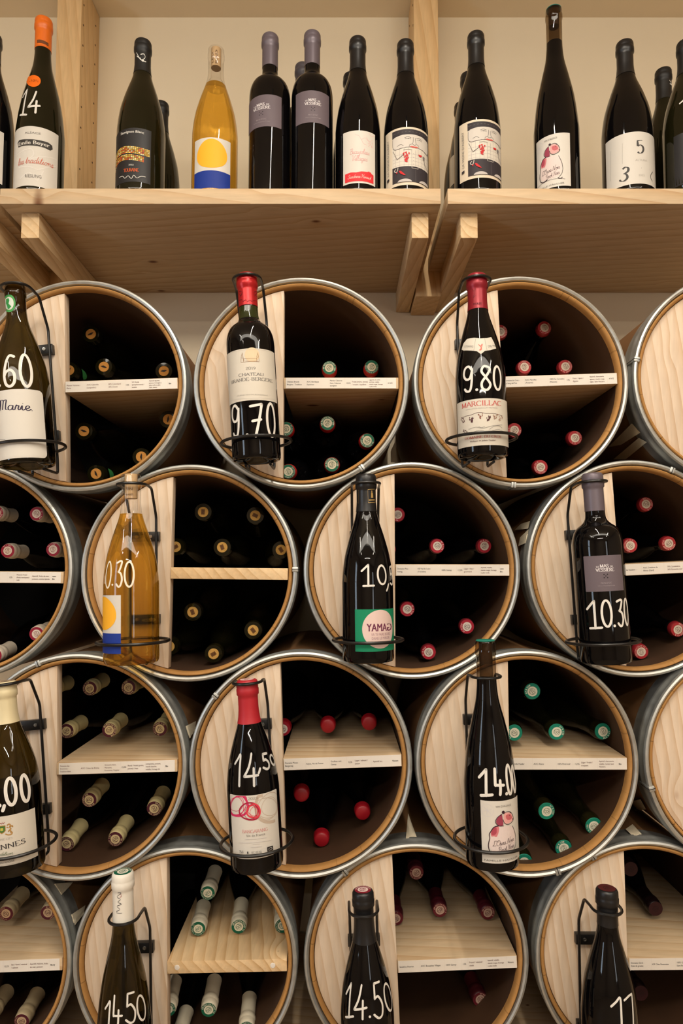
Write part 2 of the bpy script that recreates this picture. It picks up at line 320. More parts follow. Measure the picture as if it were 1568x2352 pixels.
CUR = {
 'a': ([[(.38, .42), (.2, .46), (.05, .3), (.05, .12), (.15, 0), (.3, .08), (.38, .3), (.4, .44), (.38, .1), (.46, 0), (.58, .12)]], .54),
 'd': ([[(.38, .42), (.2, .46), (.05, .3), (.05, .1), (.15, 0), (.3, .1), (.4, .45), (.48, .95), (.4, .4), (.4, .08), (.48, 0), (.58, .1)]], .55),
 'e': ([[(0, .12), (.2, .2), (.32, .34), (.22, .46), (.08, .36), (.06, .14), (.18, 0), (.34, .06), (.45, .18)]], .42),
 'g': ([[(.38, .42), (.2, .46), (.05, .3), (.06, .08), (.2, .02), (.36, .25), (.4, .44), (.36, -.2), (.22, -.45), (.05, -.36), (.2, -.12), (.55, .12)]], .54),
 'i': ([[(0, .12), (.12, .44), (.12, .1), (.2, 0), (.32, .12)], [(.14, .62), (.17, .65)]], .3),
 'j': ([[(0, .12), (.14, .44), (.1, -.2), (-.04, -.42), (-.14, -.32), (.05, -.1), (.3, .1)], [(.16, .62), (.19, .65)]], .28),
 'l': ([[(0, .1), (.18, .5), (.26, .9), (.16, .98), (.1, .7), (.1, .12), (.2, 0), (.32, .12)]], .3),
 'n': ([[(0, .3), (.08, .44), (.1, .25), (.08, 0), (.14, .28), (.3, .45), (.38, .34), (.36, .08), (.44, 0), (.55, .12)]], .53),
 'o': ([[(.2, .45), (.06, .34), (.05, .12), (.18, 0), (.34, .1), (.36, .32), (.22, .45), (.3, .38), (.5, .4)]], .46),
 'r': ([[(0, .12), (.1, .48), (.14, .4), (.26, .42), (.22, .15), (.28, 0), (.4, .12)]], .37),
 's': ([[(0, .1), (.2, .48), (.28, .2), (.2, 0), (.04, .06), (.3, .04), (.4, .12)]], .37),
 't': ([[(0, .12), (.2, .9), (.12, .2), (.2, 0), (.34, .12)], [(.02, .6), (.32, .64)]], .32),
 'u': ([[(0, .3), (.08, .44), (.06, .14), (.16, 0), (.3, .12), (.36, .44), (.36, .1), (.44, 0), (.55, .12)]], .54),
 'B': ([[(.2, .95), (.22, .4), (.12, 0)], [(-.05, .8), (.2, 1), (.55, .95), (.5, .6), (.22, .52), (.6, .45), (.6, .1), (.3, -.02), (.05, .1)]], .66),
 'V': ([[(0, .85), (.15, 1), (.22, .6), (.3, 0), (.5, .6), (.75, 1), (.85, .92)]], .66),
 'S': ([[(.6, .8), (.5, 1), (.25, .9), (.25, .62), (.5, .35), (.4, .05), (.1, 0), (-.05, .15), (.2, .2)]], .6),
 'H': ([[(.0, .8), (.15, 1), (.2, .5), (.08, 0)], [(.05, .45), (.6, .55)], [(.72, 1), (.55, .5), (.55, .05), (.75, .08)]], .76),
 'L': ([[(.45, .8), (.42, .98), (.25, .9), (.25, .4), (.1, .02), (-.02, .1), (.2, .1), (.5, 0), (.65, .12)]], .6),
 'O': ([[(.4, 1), (.1, .8), (.02, .35), (.25, 0), (.6, .1), (.72, .6), (.5, .95), (.25, .85), (.3, .6)]], .76),
 'N': ([[(-.1, .05), (.08, .05), (.25, .95), (.45, .4), (.55, .02), (.75, .9), (.95, 1)]], .8),
 'P': ([[(.25, .95), (.2, .4), (.08, 0)], [(-.02, .75), (.2, 1), (.6, .95), (.6, .6), (.22, .48)]], .58),
 'M': ([[(-.35, .35), (-.3, .8), (-.05, .75), (-.1, .3), (-.4, .1), (-.2, 0), (.1, .4), (.2, 1), (.22, .5), (.12, .02)], [(.2, 1), (.45, .95), (.42, .5), (.38, .06)], [(.45, .9), (.7, 1), (.66, .5), (.66, .1), (.82, .08)]], .82),
 '.': ([[(.05, .02), (.1, .04)]], .2), "'": ([[(.1, 1), (.02, .8)]], .15), ' ': ([], .3),
}
# capitals drawn with thick stems, thin bars and serifs
SK = {
 'A': ([[(.0, 0), (.38, 1)], [(.38, 1), (.8, 0)], [(.13, .34), (.64, .34)]], .8, [(0, 0), (.8, 0)]),
 'B': ([[(.1, 0), (.1, 1)], [(.1, 1)] + arcp(.36, .76, .22, .24, 90, -90, 8) + [(.1, .52)], [(.1, .52)] + arcp(.38, .26, .25, .26, 90, -90, 8) + [(.1, 0)]], .7, [(.1, 0), (.1, 1)]),
 'C': ([arcp(.46, .5, .42, .5, 45, 315, 18)], .85, []),
 'D': ([[(.1, 0), (.1, 1)], [(.1, 1)] + arcp(.36, .5, .42, .5, 90, -90, 12) + [(.1, 0)]], .85, [(.1, 0), (.1, 1)]),
 'E': ([[(.1, 0), (.1, 1)], [(.1, 1), (.55, 1), (.57, .85)], [(.1, .52), (.46, .52)], [(.1, 0), (.58, 0), (.62, .18)]], .68, [(.1, 0), (.1, 1)]),
 'G': ([arcp(.46, .5, .42, .5, 45, 330, 18), [(.8, .42), (.8, .05)], [(.62, .42), (.9, .42)]], .92, []),
 'H': ([[(.1, 0), (.1, 1)], [(.7, 0), (.7, 1)], [(.1, .5), (.7, .5)]], .84, [(.1, 0), (.1, 1), (.7, 0), (.7, 1)]),
 'I': ([[(.12, 0), (.12, 1)]], .3, [(.12, 0), (.12, 1)]),
 'L': ([[(.1, 0), (.1, 1)], [(.1, 0), (.55, 0), (.6, .2)]], .64, [(.1, 0), (.1, 1)]),
 'M': ([[(.12, 0), (.12, 1)], [(.12, 1), (.48, .05)], [(.48, .05), (.84, 1)], [(.84, 1), (.86, 0)]], 1.0, [(.12, 0), (.86, 0)]),
 'N': ([[(.1, 0), (.1, 1)], [(.1, 1), (.72, 0)], [(.72, 0), (.72, 1)]], .86, [(.1, 0), (.72, 1)]),
 'O': ([arcp(.46, .5, .42, .5, 0, 360, 22)], .94, []),
 'R': ([[(.1, 0), (.1, 1)], [(.1, 1)] + arcp(.34, .75, .24, .25, 90, -90, 8) + [(.1, .5)], [(.32, .5), (.7, 0)]], .74, [(.1, 0), (.1, 1), (.7, 0)]),
 'S': ([[(.5, .82), (.44, .96), (.27, 1), (.1, .88), (.1, .68), (.28, .54), (.46, .42), (.52, .22), (.42, .04), (.24, 0), (.08, .06), (.04, .22)]], .62, []),
 'T': ([[(.36, 0), (.36, 1)], [(.02, .84), (.02, 1), (.7, 1), (.7, .84)]], .72, [(.36, 0)]),
 'U': ([[(.1, 1), (.1, .3)] + arcp(.4, .3, .3, .3, 180, 360, 8) + [(.7, 1)]], .82, [(.1, 1), (.7, 1)]),
 'V': ([[(.02, 1), (.38, 0)], [(.38, 0), (.74, 1)]], .76, [(.02, 1), (.74, 1)]),
 '0': ([arcp(.34, .5, .3, .5, 0, 360, 18)], .7, []), '1': ([[(.1, .82), (.26, 1), (.26, 0)]], .46, [(.26, 0)]),
 '2': ([[(.06, .78), (.14, .96), (.32, 1), (.5, .86), (.46, .6), (.04, 0), (.54, 0), (.56, .14)]], .64, []),
 '3': ([[(.06, .86), (.22, 1), (.42, .94), (.46, .72), (.3, .55), (.2, .54)], [(.2, .54), (.42, .48), (.54, .26), (.42, .04), (.2, 0), (.04, .1)]], .64, []),
 '5': ([[(.52, 1), (.12, .98), (.1, .55)], [(.1, .55), (.3, .64), (.5, .5), (.52, .24), (.36, .02), (.16, 0), (.04, .1)]], .64, []),
 '9': ([arcp(.3, .68, .25, .31, 0, 360, 14), [(.55, .68), (.5, .3), (.2, 0)]], .66, []),
 '-': ([[(.04, .4), (.4, .4)]], .44, []), ' ': ([], .34, []),
}
def ribbon(P, w, closed=False, nib=None):
    """polyline -> quads; w full width (number or function of direction)"""
    P = [Vector((p[0], p[1])) for p in P]; m = len(P); vs, fs = [], []
    for i in range(m):
        a = P[i - 1] if (i > 0 or closed) else P[i]; b = P[(i + 1) % m] if (i < m - 1 or closed) else P[i]
        t = (b - a)
        if t.length < 1e-9: t = Vector((1, 0))
        t.normalize(); n = Vector((-t.y, t.x))
        ww = w if nib is None else w * (nib + (1 - nib) * abs(t.y))
        vs += [tuple(P[i] + n * ww / 2), tuple(P[i] - n * ww / 2)]
    for i in range(m if closed else m - 1):
        j = (i + 1) % m; fs.append((2 * i, 2 * i + 1, 2 * j + 1, 2 * j))
    return vs, fs
def densify(P, step):
    out = [Vector(P[0][:2])]
    for a, b in zip(P, P[1:]):
        a = Vector(a[:2]); b = Vector(b[:2]); n = max(1, int((b - a).length / step))
        for k in range(1, n + 1): out.append(a + (b - a) * k / n)
    return out
def serif_geo(s, stem=.13, nib=.4):
    vs, fs, x = [], [], 0
    def add(g, dx):
        b0 = len(vs); vs.extend([(p[0] + dx, p[1]) for p in g[0]]); fs.extend([tuple(i + b0 for i in f) for f in g[1]])
    for c in s:
        acc = None
        if c == 'È': acc = [(.26, 1.3), (.4, 1.12)]; c = 'E'
        st, adv, ser = SK[c]
        for q in st: add(ribbon(catmull(q, 4) if c in 'S2359' and len(q) > 3 else densify(q, .2), stem, nib=nib), x)
        for q in ser: add(ribbon([(q[0] - .12, q[1]), (q[0] + .12, q[1])], stem * .4), x)
        if acc: add(ribbon(acc, stem * .7), x)
        x += adv + .06
    return vs, fs, x
def cursive_geo(s, stroke=.06, slant=.25):
    vs, fs, x = [], [], 0
    for c in s:
        st, adv = CUR[c]
        for q in st:
            g = ribbon(catmull(q, 5), stroke, nib=.55); b0 = len(vs)
            vs += [(p[0] + x + slant * p[1], p[1]) for p in g[0]]; fs += [tuple(i + b0 for i in f) for f in g[1]]
        x += adv
    return vs, fs, x
# ------------------------------------------------------------------ painting flat print onto a surface
def split_cols(vs, fs, step):
    xs = [v[0] for v in vs]
    if not xs or max(xs) - min(xs) < step: return vs, fs
    bm = bmesh.new(); bv = [bm.verts.new((v[0], v[1], 0)) for v in vs]
    for f in fs:
        try: bm.faces.new([bv[i] for i in f])
        except ValueError: pass
    x = (math.floor(min(xs) / step) + 1) * step
    while x < max(xs):
        bmesh.ops.bisect_plane(bm, geom=bm.verts[:] + bm.edges[:] + bm.faces[:], plane_co=(x, 0, 0), plane_no=(1, 0, 0), dist=1e-7)
        x += step
    bm.verts.index_update()
    out = [(v.co.x, v.co.y) for v in bm.verts], [tuple(q.index for q in f.verts) for f in bm.faces]
    bm.free(); return out
class Paint:
    """collects 2D shapes in surface metres (a, z); one mesh per layer, each a hair above the last"""
    def __init__(s, fmap, parent, off=.0003, step=.003): s.f = fmap; s.par = parent; s.off = off; s.step = step; s.layers = []
    def lay(s, geo, mat, name):
        if s.layers and s.layers[-1][0] == name and s.layers[-1][1] is mat: L = s.layers[-1]
        else:
            L = [name, mat, [], []]; s.layers.append(L)
        b0 = len(L[2]); L[2].extend((p[0], p[1]) for p in geo[0]); L[3].extend(tuple(i + b0 for i in f) for f in geo[1])
    def poly(s, pts, mat, name='emblem'):
        pts = [(p[0], p[1]) for p in pts]
        tr = tessellate_polygon([[Vector((p[0], p[1], 0)) for p in pts]])
        s.lay(split_cols(pts, [tuple(t) for t in tr], s.step), mat, name)
    def stroke(s, pts, w, mat, name='emblem', smooth=0, closed=False, nib=None):
        P = catmull([(p[0], p[1], 0) for p in pts], smooth, closed) if smooth else densify(pts + ([pts[0]] if closed else []), .002)
        s.lay(ribbon(P, w, closed and bool(smooth), nib), mat, name)
    def ell(s, c, rx, ry, mat, name='emblem', n=28): s.poly([(c[0] + rx * math.cos(2 * PI * i / n), c[1] + ry * math.sin(2 * PI * i / n)) for i in range(n)], mat, name)
    def geo(s, g, p0, p1, h, mat, name='lettering', fit=True):
        vs, fs, w = g; p0 = Vector(p0); p1 = Vector(p1); d = p1 - p0; ln = d.length; t = d / ln; n = Vector((-t.y, t.x))
        sx = ln / w if fit else h
        s.lay(([tuple(p0 + t * (v[0] * sx) + n * (v[1] * h)) for v in vs], fs), mat, name)
    def flush(s):
        for k, (name, mat, vs, fs) in enumerate(s.layers):
            if fs:
                o = mesh_obj(name, [s.f(v[0], v[1], s.off + .00007 * k) for v in vs], fs, mat, s.par)
                if name in ('lettering', 'fine_print', 'column_rule', 'mosaic'): o['kind'] = 'stuff'      # print too fine to pick apart
        s.layers = []
# ------------------------------------------------------------------ bottles
PROF = {
 'bordeaux': [(.60, 1), (.63, .985), (.656, .94), (.68, .85), (.70, .72), (.715, .55), (.73, .3), (.745, .13), (.765, .03), (.80, 0)],
 'burgundy': [(.42, 1), (.465, .96), (.51, .9), (.56, .81), (.61, .67), (.66, .51), (.71, .33), (.755, .165), (.80, .05), (.85, 0)],
 'flute': [(.36, 1), (.45, .88), (.5, .79), (.55, .68), (.6, .53), (.65, .37), (.7, .2), (.74, .09), (.79, .02), (.83, 0)],
}
def outline(kind, r, h, nr=.0143):
    T = [(nr + (r - nr) * k, h * z) for z, k in PROF[kind]]
    T = [(p.x, p.y) for p in catmull([(a, b, 0) for a, b in T], 3)]
    P = [(r * .45, .004), (r * .80, .0008), (r * .88, 0), (r * .955, .0012), (r * .99, .0045), (r, .009), (r, T[0][1] * .5)] + T
    P += [(nr, h - .022), (nr + .0012, h - .0205), (nr + .0014, h - .013), (nr + .0006, h - .0115), (nr + .0006, h - .0035), (nr - .0006, h - .001)]
    return P
class Bottle:
    def __init__(s, label, kind, M, r, h, cat='bottle', group=None, name='wine_bottle', nr=.0143):
        s.kind, s.M, s.r, s.h, s.nr = kind, M, r, h, nr
        s.Mi = M.inverted(); s.P = outline(kind, r, h, nr)
        s.root = thing(name, label, cat, M, group)
    def rad(s, z):
        P = s.P
        for a, b in zip(P[4:], P[5:]):
            if z <= b[1]:
                if z <= a[1]: return a[0]
                t = (z - a[1]) / max(1e-9, b[1] - a[1]); return a[0] + (b[0] - a[0]) * t
        return P[-1][0]
    def surf(s, x, y):
        o = s.Mi @ CAM; d = (s.Mi.to_3x3() @ ray(x, y)); z = s.h * .5
        for _ in range(40):
            r = s.rad(min(max(z, .005), s.h)); a = d.x ** 2 + d.y ** 2; b = o.x * d.x + o.y * d.y; c = o.x ** 2 + o.y ** 2 - r * r
            q = b * b - a * c; t = (-b - math.sqrt(q)) / a if q > 0 else -b / a
            z = .6 * z + .4 * (o.z + t * d.z)
        p = o + d * t; return Vector((math.atan2(p.x, -p.y) * s.r, z))
    def map(s, a, z, off):
        f = a / s.r; R = s.rad(z) + off; return (R * math.sin(f), -R * math.cos(f), z)
    def m(s, px):                                  # pixels -> metres at the bottle's front
        return px * (depth(s.M @ Vector((0, -s.r, s.h * .5)))) / F
    def body(s, glass, n=56, top=None):
        P = s.P if top is None else [p for p in s.P if p[1] < top - .001] + [(s.rad(top), top)]
        P = [(0, P[0][1] + .012)] + P + [(0, P[-1][1])]
        v, f = lathe(P, n); return mesh_obj('glass', v, f, glass, s.root, 40)
    def capsule(s, mat, ln, name='capsule', n=40, crease=True):
        h, nr = s.h, s.nr; z0 = h - ln; P = []
        k = 10 if ln > .03 else 0
        if not k: P = [(s.rad(z0) + .0008, z0), (nr + .002, z0 + .001)]
        for i in range(k):
            z = z0 + (h - .023 - z0) * i / (k - 1); P.append((s.rad(z) + .0005, z))
        P = [(P[0][0] - .0004, z0)] + P
        P += [p for p in [(nr + .0021, h - .021), (nr + .0022, h - .013)] if p[1] > z0 + .0015]
        P += [p for p in [(nr + .0015, h - .0115), (nr + .0017, h - .010)] if p[1] > z0 + .0015]
        P += [ (nr + .0014, h - .0035), (nr + .0002, h - .0008), (nr - .0015, h + .0004), (0, h + .0005)]
        v, f = lathe(P, n); s.cap = mesh_obj(name, v, f, mat, s.root, 50); return s.cap
    def cork_top(s, ln=.04, mat=None, n=24):
        h = s.h; v, f = lathe([(0, h - ln), (.0092, h - ln), (.0094, h - ln + .001), (.0094, h - .0009), (.009, h - .0003), (0, h - .0003)], n)
        return mesh_obj('cork', v, f, mat or M_cork, s.root, 40)
    def top_disc(s, mat):
        h = s.h; v, f = lathe([(0, h - .0006), (.0138, h - .0006), (.0141, h + .0002), (.0132, h + .0011), (0, h + .0013)], 32); mesh_obj('seal_disc', v, f, mat, s.root, 40)
    def neck_shell(s, glass, z0, n=48):
        o = [p for p in s.P if p[1] > z0 + .001]; o = [(s.rad(z0), z0)] + o
        i = [(.0098, p[1]) if p[0] < .0165 else (p[0] - .003, p[1]) for p in o]
        P = o + [(.0098, s.h - .0008)] + list(reversed(i))
        v, f = lathe(P, n); return mesh_obj('neck_glass', v, f, glass, s.root, 40)
    # ---- labels
    def label_px(s, xl, xr, yt, yb, mat, ym=None, wl=None, wr=None, rounded=0, name='label', xc=None):
        """xl/xr px of the left/right edge at row ym; yt/yb px of the edges at column xc"""
        ym = ym or (yt + yb) / 2; xc = xc or (xl + xr) / 2
        a0 = wl * s.r if wl is not None else s.surf(xl, ym)[0]; a1 = wr * s.r if wr is not None else s.surf(xr, ym)[0]
        z1 = s.surf(xc, yt)[1]; z0 = max(.006, s.surf(xc, yb)[1])
        return s.label(a0, a1, z0, z1, mat, rounded, name)
    def label(s, a0, a1, z0, z1, mat, rounded=0, name='label'):
        if rounded:
            q = rounded; pts = []
            for cx, cz, b in ((a1 - q, z1 - q, 0), (a0 + q, z1 - q, 90), (a0 + q, z0 + q, 180), (a1 - q, z0 + q, 270)): pts += arcp(cx, cz, q, q, b, b + 90, 5)
        else: pts = [(a0, z0), (a1, z0), (a1, z1), (a0, z1)]
        P = Paint(s.map, s.root, .00025, .0025); P.poly(pts, mat, name)
        nm, mt, vs, fs = P.layers[0]
        lab = mesh_obj(name, [s.map(v[0], v[1], .00025) for v in vs], fs, mat, s.root, 60)
        s.L = (a0, a1, z0, z1); s.p = Paint(s.map, lab, .0004); return lab
    def st(s, u, v): a0, a1, z0, z1 = s.L; return (a0 + (a1 - a0) * u, z1 + (z0 - z1) * v)   # v runs down
    def text(s, g, x0, y0, x1, y1, hpx, mat, name='lettering'): s.p.geo(g, s.surf(x0, y0), s.surf(x1, y1), s.m(hpx), mat, name)
    def text_st(s, g, u0, v0, u1, v1, hv, mat, name='lettering'):
        a0, a1, z0, z1 = s.L; s.p.geo(g, s.st(u0, v0), s.st(u1, v1), (z1 - z0) * hv, mat, name)
    def spx(s, pts): return [tuple(s.surf(*p)) for p in pts]
    def price(s, items, wpx, mat):
        P = Paint(s.map, s.root, .0004); w = s.m(wpx)
        for ch, xl, yt, xr, yb in items:
            p0 = s.surf(xl, yb); p1 = s.surf(xr, yb); p2 = s.surf((xl + xr) / 2, yt)
            dz = (p1.y - p0.y)
            for st in DIG[ch]:
                q = [(p0.x + (p1.x - p0.x) * u + 0, p0.y + dz * u + (p2.y - (p0.y + p1.y) / 2) * v) for u, v in st]
                if ch == '.':
                    c = ((p0.x + p1.x) / 2, (p0.y + p2.y) / 2); P.ell(c, w * .6, w * .6, mat, 'price_marking', 12); continue
                q = catmull([(a, b, 0) for a, b in q], 6) if len(q) > 2 else densify(q, .002)
                P.lay(ribbon(q, w), mat, 'price_marking')
                for e in (q[0], q[-1]): P.lay(([(e[0] + w / 2 * math.cos(k * PI / 4), e[1] + w / 2 * math.sin(k * PI / 4)) for k in range(8)], [tuple(range(8))]), mat, 'price_marking')
        P.flush()
def seal(parent, h, R, ring, centre, txt, txtmat, emb, rot=0):
    """printed disc on the top of a capsule"""
    P = Paint(lambda a, z, off: (a, z, h + off), parent, .0006, 1)
    c, sn = math.cos(rot), math.sin(rot); R0 = lambda p: (p[0] * c - p[1] * sn, p[0] * sn + p[1] * c)
    if ring: P.ell((0, 0), R, R, ring, 'seal')
    if centre: P.ell((0, 0), R * .64, R * .64, centre, 'seal_centre')
    if emb:
        for k in range(2): P.stroke([R0(p) for p in [(R * .38 * math.cos(i * PI / 5 + k), R * (.42 - .12 * k) * math.sin(i * PI / 5 + k)) for i in range(9)]], R * .05, emb, 'seal_emblem', 4)
        P.stroke([R0((R * a, R * b)) for a, b in [(-.2, -.2), (-.05, .1), (.12, .22), (.2, .0), (.02, -.06), (.1, -.22)]], R * .07, emb, 'seal_emblem', 4)
    if txt:
        vs, fs, w = text_geo(txt, .02); ht = R * .22; tot = min(1.75 * PI, w * ht / (R * .72)); rr = R * .72
        g = []
        for x, y in vs:
            a = rot + PI / 2 + tot / 2 - tot * x / w; q = rr + y * ht; g.append((q * math.cos(a), q * math.sin(a)))
        P.lay((g, fs), txtmat, 'seal_lettering')
    P.flush()
# ------------------------------------------------------------------ the room
FY0 = -3.5
structure('floor', -2.6, 2.6, FY0, WALLY + .1, -.1, 0, M_floor)
structure('ceiling', -2.6, 2.6, FY0, WALLY + .1, CEIL, CEIL + .1, M_ceil)
structure('wall_back', -2.6, 2.6, WALLY, WALLY + .1, 0, CEIL, M_wall)
structure('wall_left', -2.7, -2.6, FY0, WALLY + .1, 0, CEIL, M_room)
structure('wall_right', 2.6, 2.7, FY0, WALLY + .1, 0, CEIL, M_room)
structure('wall_front', -2.7, 2.7, FY0 - .1, FY0, 0, CEIL, M_room)
def window(n, cx, cy, w, z0, z1, side):
    M = Matrix.Translation((cx, cy, 0)) @ (Matrix.Rotation(PI / 2, 4, 'Z') if side else Matrix.Identity(4))
    o = bpy.data.objects.new('window_%d' % n, None); COL.objects.link(o); o.matrix_world = M; o['kind'] = 'structure'
    t = .05
    for nm, b in (('frame_side', (-w / 2 - t, -w / 2, z0, z1)), ('frame_side', (w / 2, w / 2 + t, z0, z1)), ('frame_rail', (-w / 2 - t, w / 2 + t, z0 - t, z0)), ('frame_rail', (-w / 2 - t, w / 2 + t, z1, z1 + t)), ('mullion', (-.02, .02, z0, z1)), ('glazing_bar', (-w / 2, w / 2, (z0 + z1) / 2 - .015, (z0 + z1) / 2 + .015))):
        v, f = box(b[0], b[1], -.08, .0, b[2], b[3]); mesh_obj(nm, v, f, M_lamp, o)
window(1, -2.6, -0.75, .5, .95, 2.25, True); bpy.data.objects['window_1'].matrix_world = Matrix.Translation((-2.6, -.75, 0)) @ Matrix.Rotation(PI / 2, 4, 'Z')
window(2, 1.9, FY0, .45, .8, 2.4, False); bpy.data.objects['window_2'].matrix_world = Matrix.Translation((1.9, FY0, 0)) @ Matrix.Rotation(PI, 4, 'Z')
for x, y, wx, wy, lab in ((.10, -.10, .06, 1.54, 'long slim white ceiling lamp running towards the wine wall'), (1.45, -.80, .07, 1.24, 'slim white ceiling lamp on the right of the room'), (-1.45, -.80, .07, 1.24, 'slim white ceiling lamp on the left of the room'), (0, -2.35, 1.64, .07, 'slim white ceiling lamp at the back of the room')):  # the rearmost one is an added fill lamp
    t = thing('ceiling_light', lab, 'lamp', Matrix.Translation((x, y, CEIL)), 'ceiling lamps')
    v, f = box(-wx / 2, wx / 2, -wy / 2, wy / 2, -.055, 0); mesh_obj('housing', v, f, M_lamp, t)
t = thing('wall_washer', 'long white wall washer lamp hung under the ceiling', 'lamp', Matrix.Translation((0, -.66, CEIL)), 'ceiling lamps')  # invented housing for the added wall light
v, f = box(-1.62, 1.62, -.06, -.002, -.26, 0); mesh_obj('housing', v, f, M_lamp, t)
# ------------------------------------------------------------------ wall shelf: boards, brackets, posts
SHF, SHT = 1.17, .0285                                   # front of the boards, thickness
zt = at(600, 432.5, SHF).z; zb = zt - SHT
def px_x(x, y, Y): return at(x, y, Y).x
gapR = px_x(1020, 450, SHF); gapL = px_x(-7, 450, SHF); PW = .055
def shelf(x0, x1, n0, n1, label, brackets):
    t = thing('wall_shelf', label, 'shelf', Matrix.Translation((x0, SHF, zb)), 'pine wall shelves')
    D = WALLY - SHF - .001; N = D - .114; w = x1 - x0; c = .0245
    pts = [(0, 0), (w, 0)] + ([(w, N), (w - c, N), (w - c, D)] if n1 else [(w, D)]) + ([(c, D), (c, N), (0, N)] if n0 else [(0, D)])
    n = len(pts); v = [(x, y, 0) for x, y in pts] + [(x, y, SHT) for x, y in pts]
    f = [tuple(range(n - 1, -1, -1)), tuple(range(n, 2 * n))] + [(i, (i + 1) % n, n + (i + 1) % n, n + i) for i in range(n)]
    bevelled('board', v, f, M_board, t, .0012)
    for bx0, bx1 in brackets: bevel_box('bracket', bx0 - x0, bx1 - x0, 1.20 - SHF, D, -.0475, -.0002, M_depth, t, .0018)
bw = lambda a, b: (px_x(a, 520, 1.2), px_x(b, 520, 1.2))
shelf(gapL + .005, gapR - .006, True, True, 'middle pine wall shelf holding seven front bottles above the drums', [bw(48, 90), bw(945, 984)])
shelf(gapR + .006, gapR + .80, True, False, 'right pine wall shelf above the drum priced 9.80', [bw(1057, 1097), (gapR + .72, gapR + .75)])
shelf(gapL - .80, gapL - .005, False, True, 'left pine wall shelf mostly cut off by the frame edge', [bw(-62, -20), (gapL - .75, gapL - .72)])
zpb = at(980, 681, 1.448).z
def post(xc, label):
    t = thing('wall_post', label, 'post', Matrix.Translation((xc, 1.448, zpb)), 'pine wall posts')
    bevel_box('timber', -PW / 2, PW / 2, 0, WALLY - 1.448 - .001, 0, CEIL - zpb - .001, M_post, t, .002)
    for side in (-1, 1):
        for j, dy in enumerate((.012, .085)):
            for k in range(14):
                z = zt - zpb + .02 + k * .048 + j * .012
                if z > CEIL - zpb - .02: continue
                v, f = lathe([(0, 0), (.0022, 0), (.0022, .0006), (0, .0006)], 8)
                q = Matrix.Translation((side * PW / 2, dy, z)) @ Matrix.Rotation(side * PI / 2, 4, 'Y')
                mesh_obj('peg_hole', [q @ Vector(p) for p in v], f, ink(70, 42, 22), t)
post((px_x(121, 300, 1.448) + px_x(182, 300, 1.448)) / 2, 'left upright pine post with peg holes against the wall')
post((px_x(953, 300, 1.448) + px_x(1007, 300, 1.448)) / 2, 'right upright pine post behind the gap between shelves')
# ------------------------------------------------------------------ fibre drums
KS = .996                                              # drum radius scale
R_OUT, DL, YF = .1767 * KS, .43, 1.10
def front(key): return 1.094 if key in 'ABCDIJKL' else 1.106      # every other row sits a little proud, rim bead in the neighbour's groove
#        key   cx    cy   roll  panel shelf(x, y)        seam angle  what singles it out
DR = [
 ('A', 181, 883, 2.0, 150, (150, 889), None, 'fibre drum at the top left behind the rounded white label bottle'),
 ('B', 691, 877, 0.0, 651, (655, 880), -55, 'fibre drum in the top row behind the castle label bottle'),
 ('C', 1197, 874, 1.9, 1153, (1158, 877.5), -97, 'fibre drum in the top row behind the vine label bottle'),
 ('D', 1702, 866, 0.0, 1662, (1662, 866), 170, 'fibre drum at the right end of the top row, cut off'),
 ('E', -83, 1310, -.4, -123, (-115, 1325), None, 'fibre drum at the left end of the second row, cut off'),
 ('F', 433, 1315, -.6, 392, (392, 1316), 2, 'fibre drum behind the clear amber wine bottle'),
 ('G', 946, 1308, 0.0, 907, (910, 1309.5), None, 'fibre drum behind the bottle with the green label'),
 ('H', 1461, 1307, 2.8, 1422, (1432, 1309.5), 65, 'fibre drum in the second row behind the mauve label bottle'),
 ('I', 173, 1760, 1.5, 131, (133, 1766), 110, 'fibre drum in the third row full of cream capped bottles'),
 ('J', 691, 1757, 2.0, 650, (652, 1756), 140, 'fibre drum with plain red capped bottles in the third row'),
 ('K', 1209, 1758, 0.0, 1170, (1178, 1754.5), -75, 'fibre drum with teal capped bottles in the third row'),
 ('L', 1734, 1745, 0.0, 1694, (1694, 1745), 195, 'fibre drum at the right end of the third row, cut off'),
 ('M', -95, 2215, 2.0, -140, (-140, 2225), None, 'fibre drum at the bottom left corner, cut off'),
 ('N', 423, 2212, 1.2, 384, (384, 2223), None, 'fibre drum in the bottom row with white capped bottles'),
 ('O', 958, 2198, 2.4, 911, (913, 2221), 128, 'fibre drum in the bottom row behind the black bottle with red seal'),
 ('P', 1490, 2195, 0.5, 1441, (1447, 2215), 118, 'fibre drum in the bottom right corner with dark wax topped bottles'),
]
cen = {d[0]: at(d[1], d[2], front(d[0])) for d in DR}
for _ in range(80):                                     # the tubes touch but do not cut into each other
    ks = list(cen)
    for i, a in enumerate(ks):
        for b in ks[i + 1:]:
            dv = cen[b] - cen[a]; same = abs(dv.y) < .005; dv.y = 0; gap = (2 * R_OUT if same else 2 * R_OUT - .0024) + .0002 - dv.length
            if gap > 0: dv.normalize(); cen[a] -= dv * gap / 2; cen[b] += dv * gap / 2
rim_v, rim_f = lathe([(r * KS, y) for r, y in [(.1688, .012), (.1684, .005), (.1695, .0016), (.1722, 0), (.1750, .0012), (.1766, .0045), (.1756, .009), (.1741, .0105), (.1741, .019), (.1757, .0215), (.1766, .026), (.1757, .0305), (.1741, .033), (.1741, .055), (.1728, .0552)]], 128, 'y')
edge_v, edge_f = lathe([(r * KS, y) for r, y in [(.1682, .0185), (.1680, .0075), (.1670, .0040), (.1655, .0028), (.1632, .0036), (.1614, .0065), (.1608, .0115), (.1612, .018), (.1682, .0185)]], 128, 'y')
wrap_v, wrap_f = lathe([(r * KS, y) for r, y in [(.1683, .020), (.1727, .020), (.1727, DL - .01), (.1683, DL - .01), (.1683, .020)]], 96, 'y')
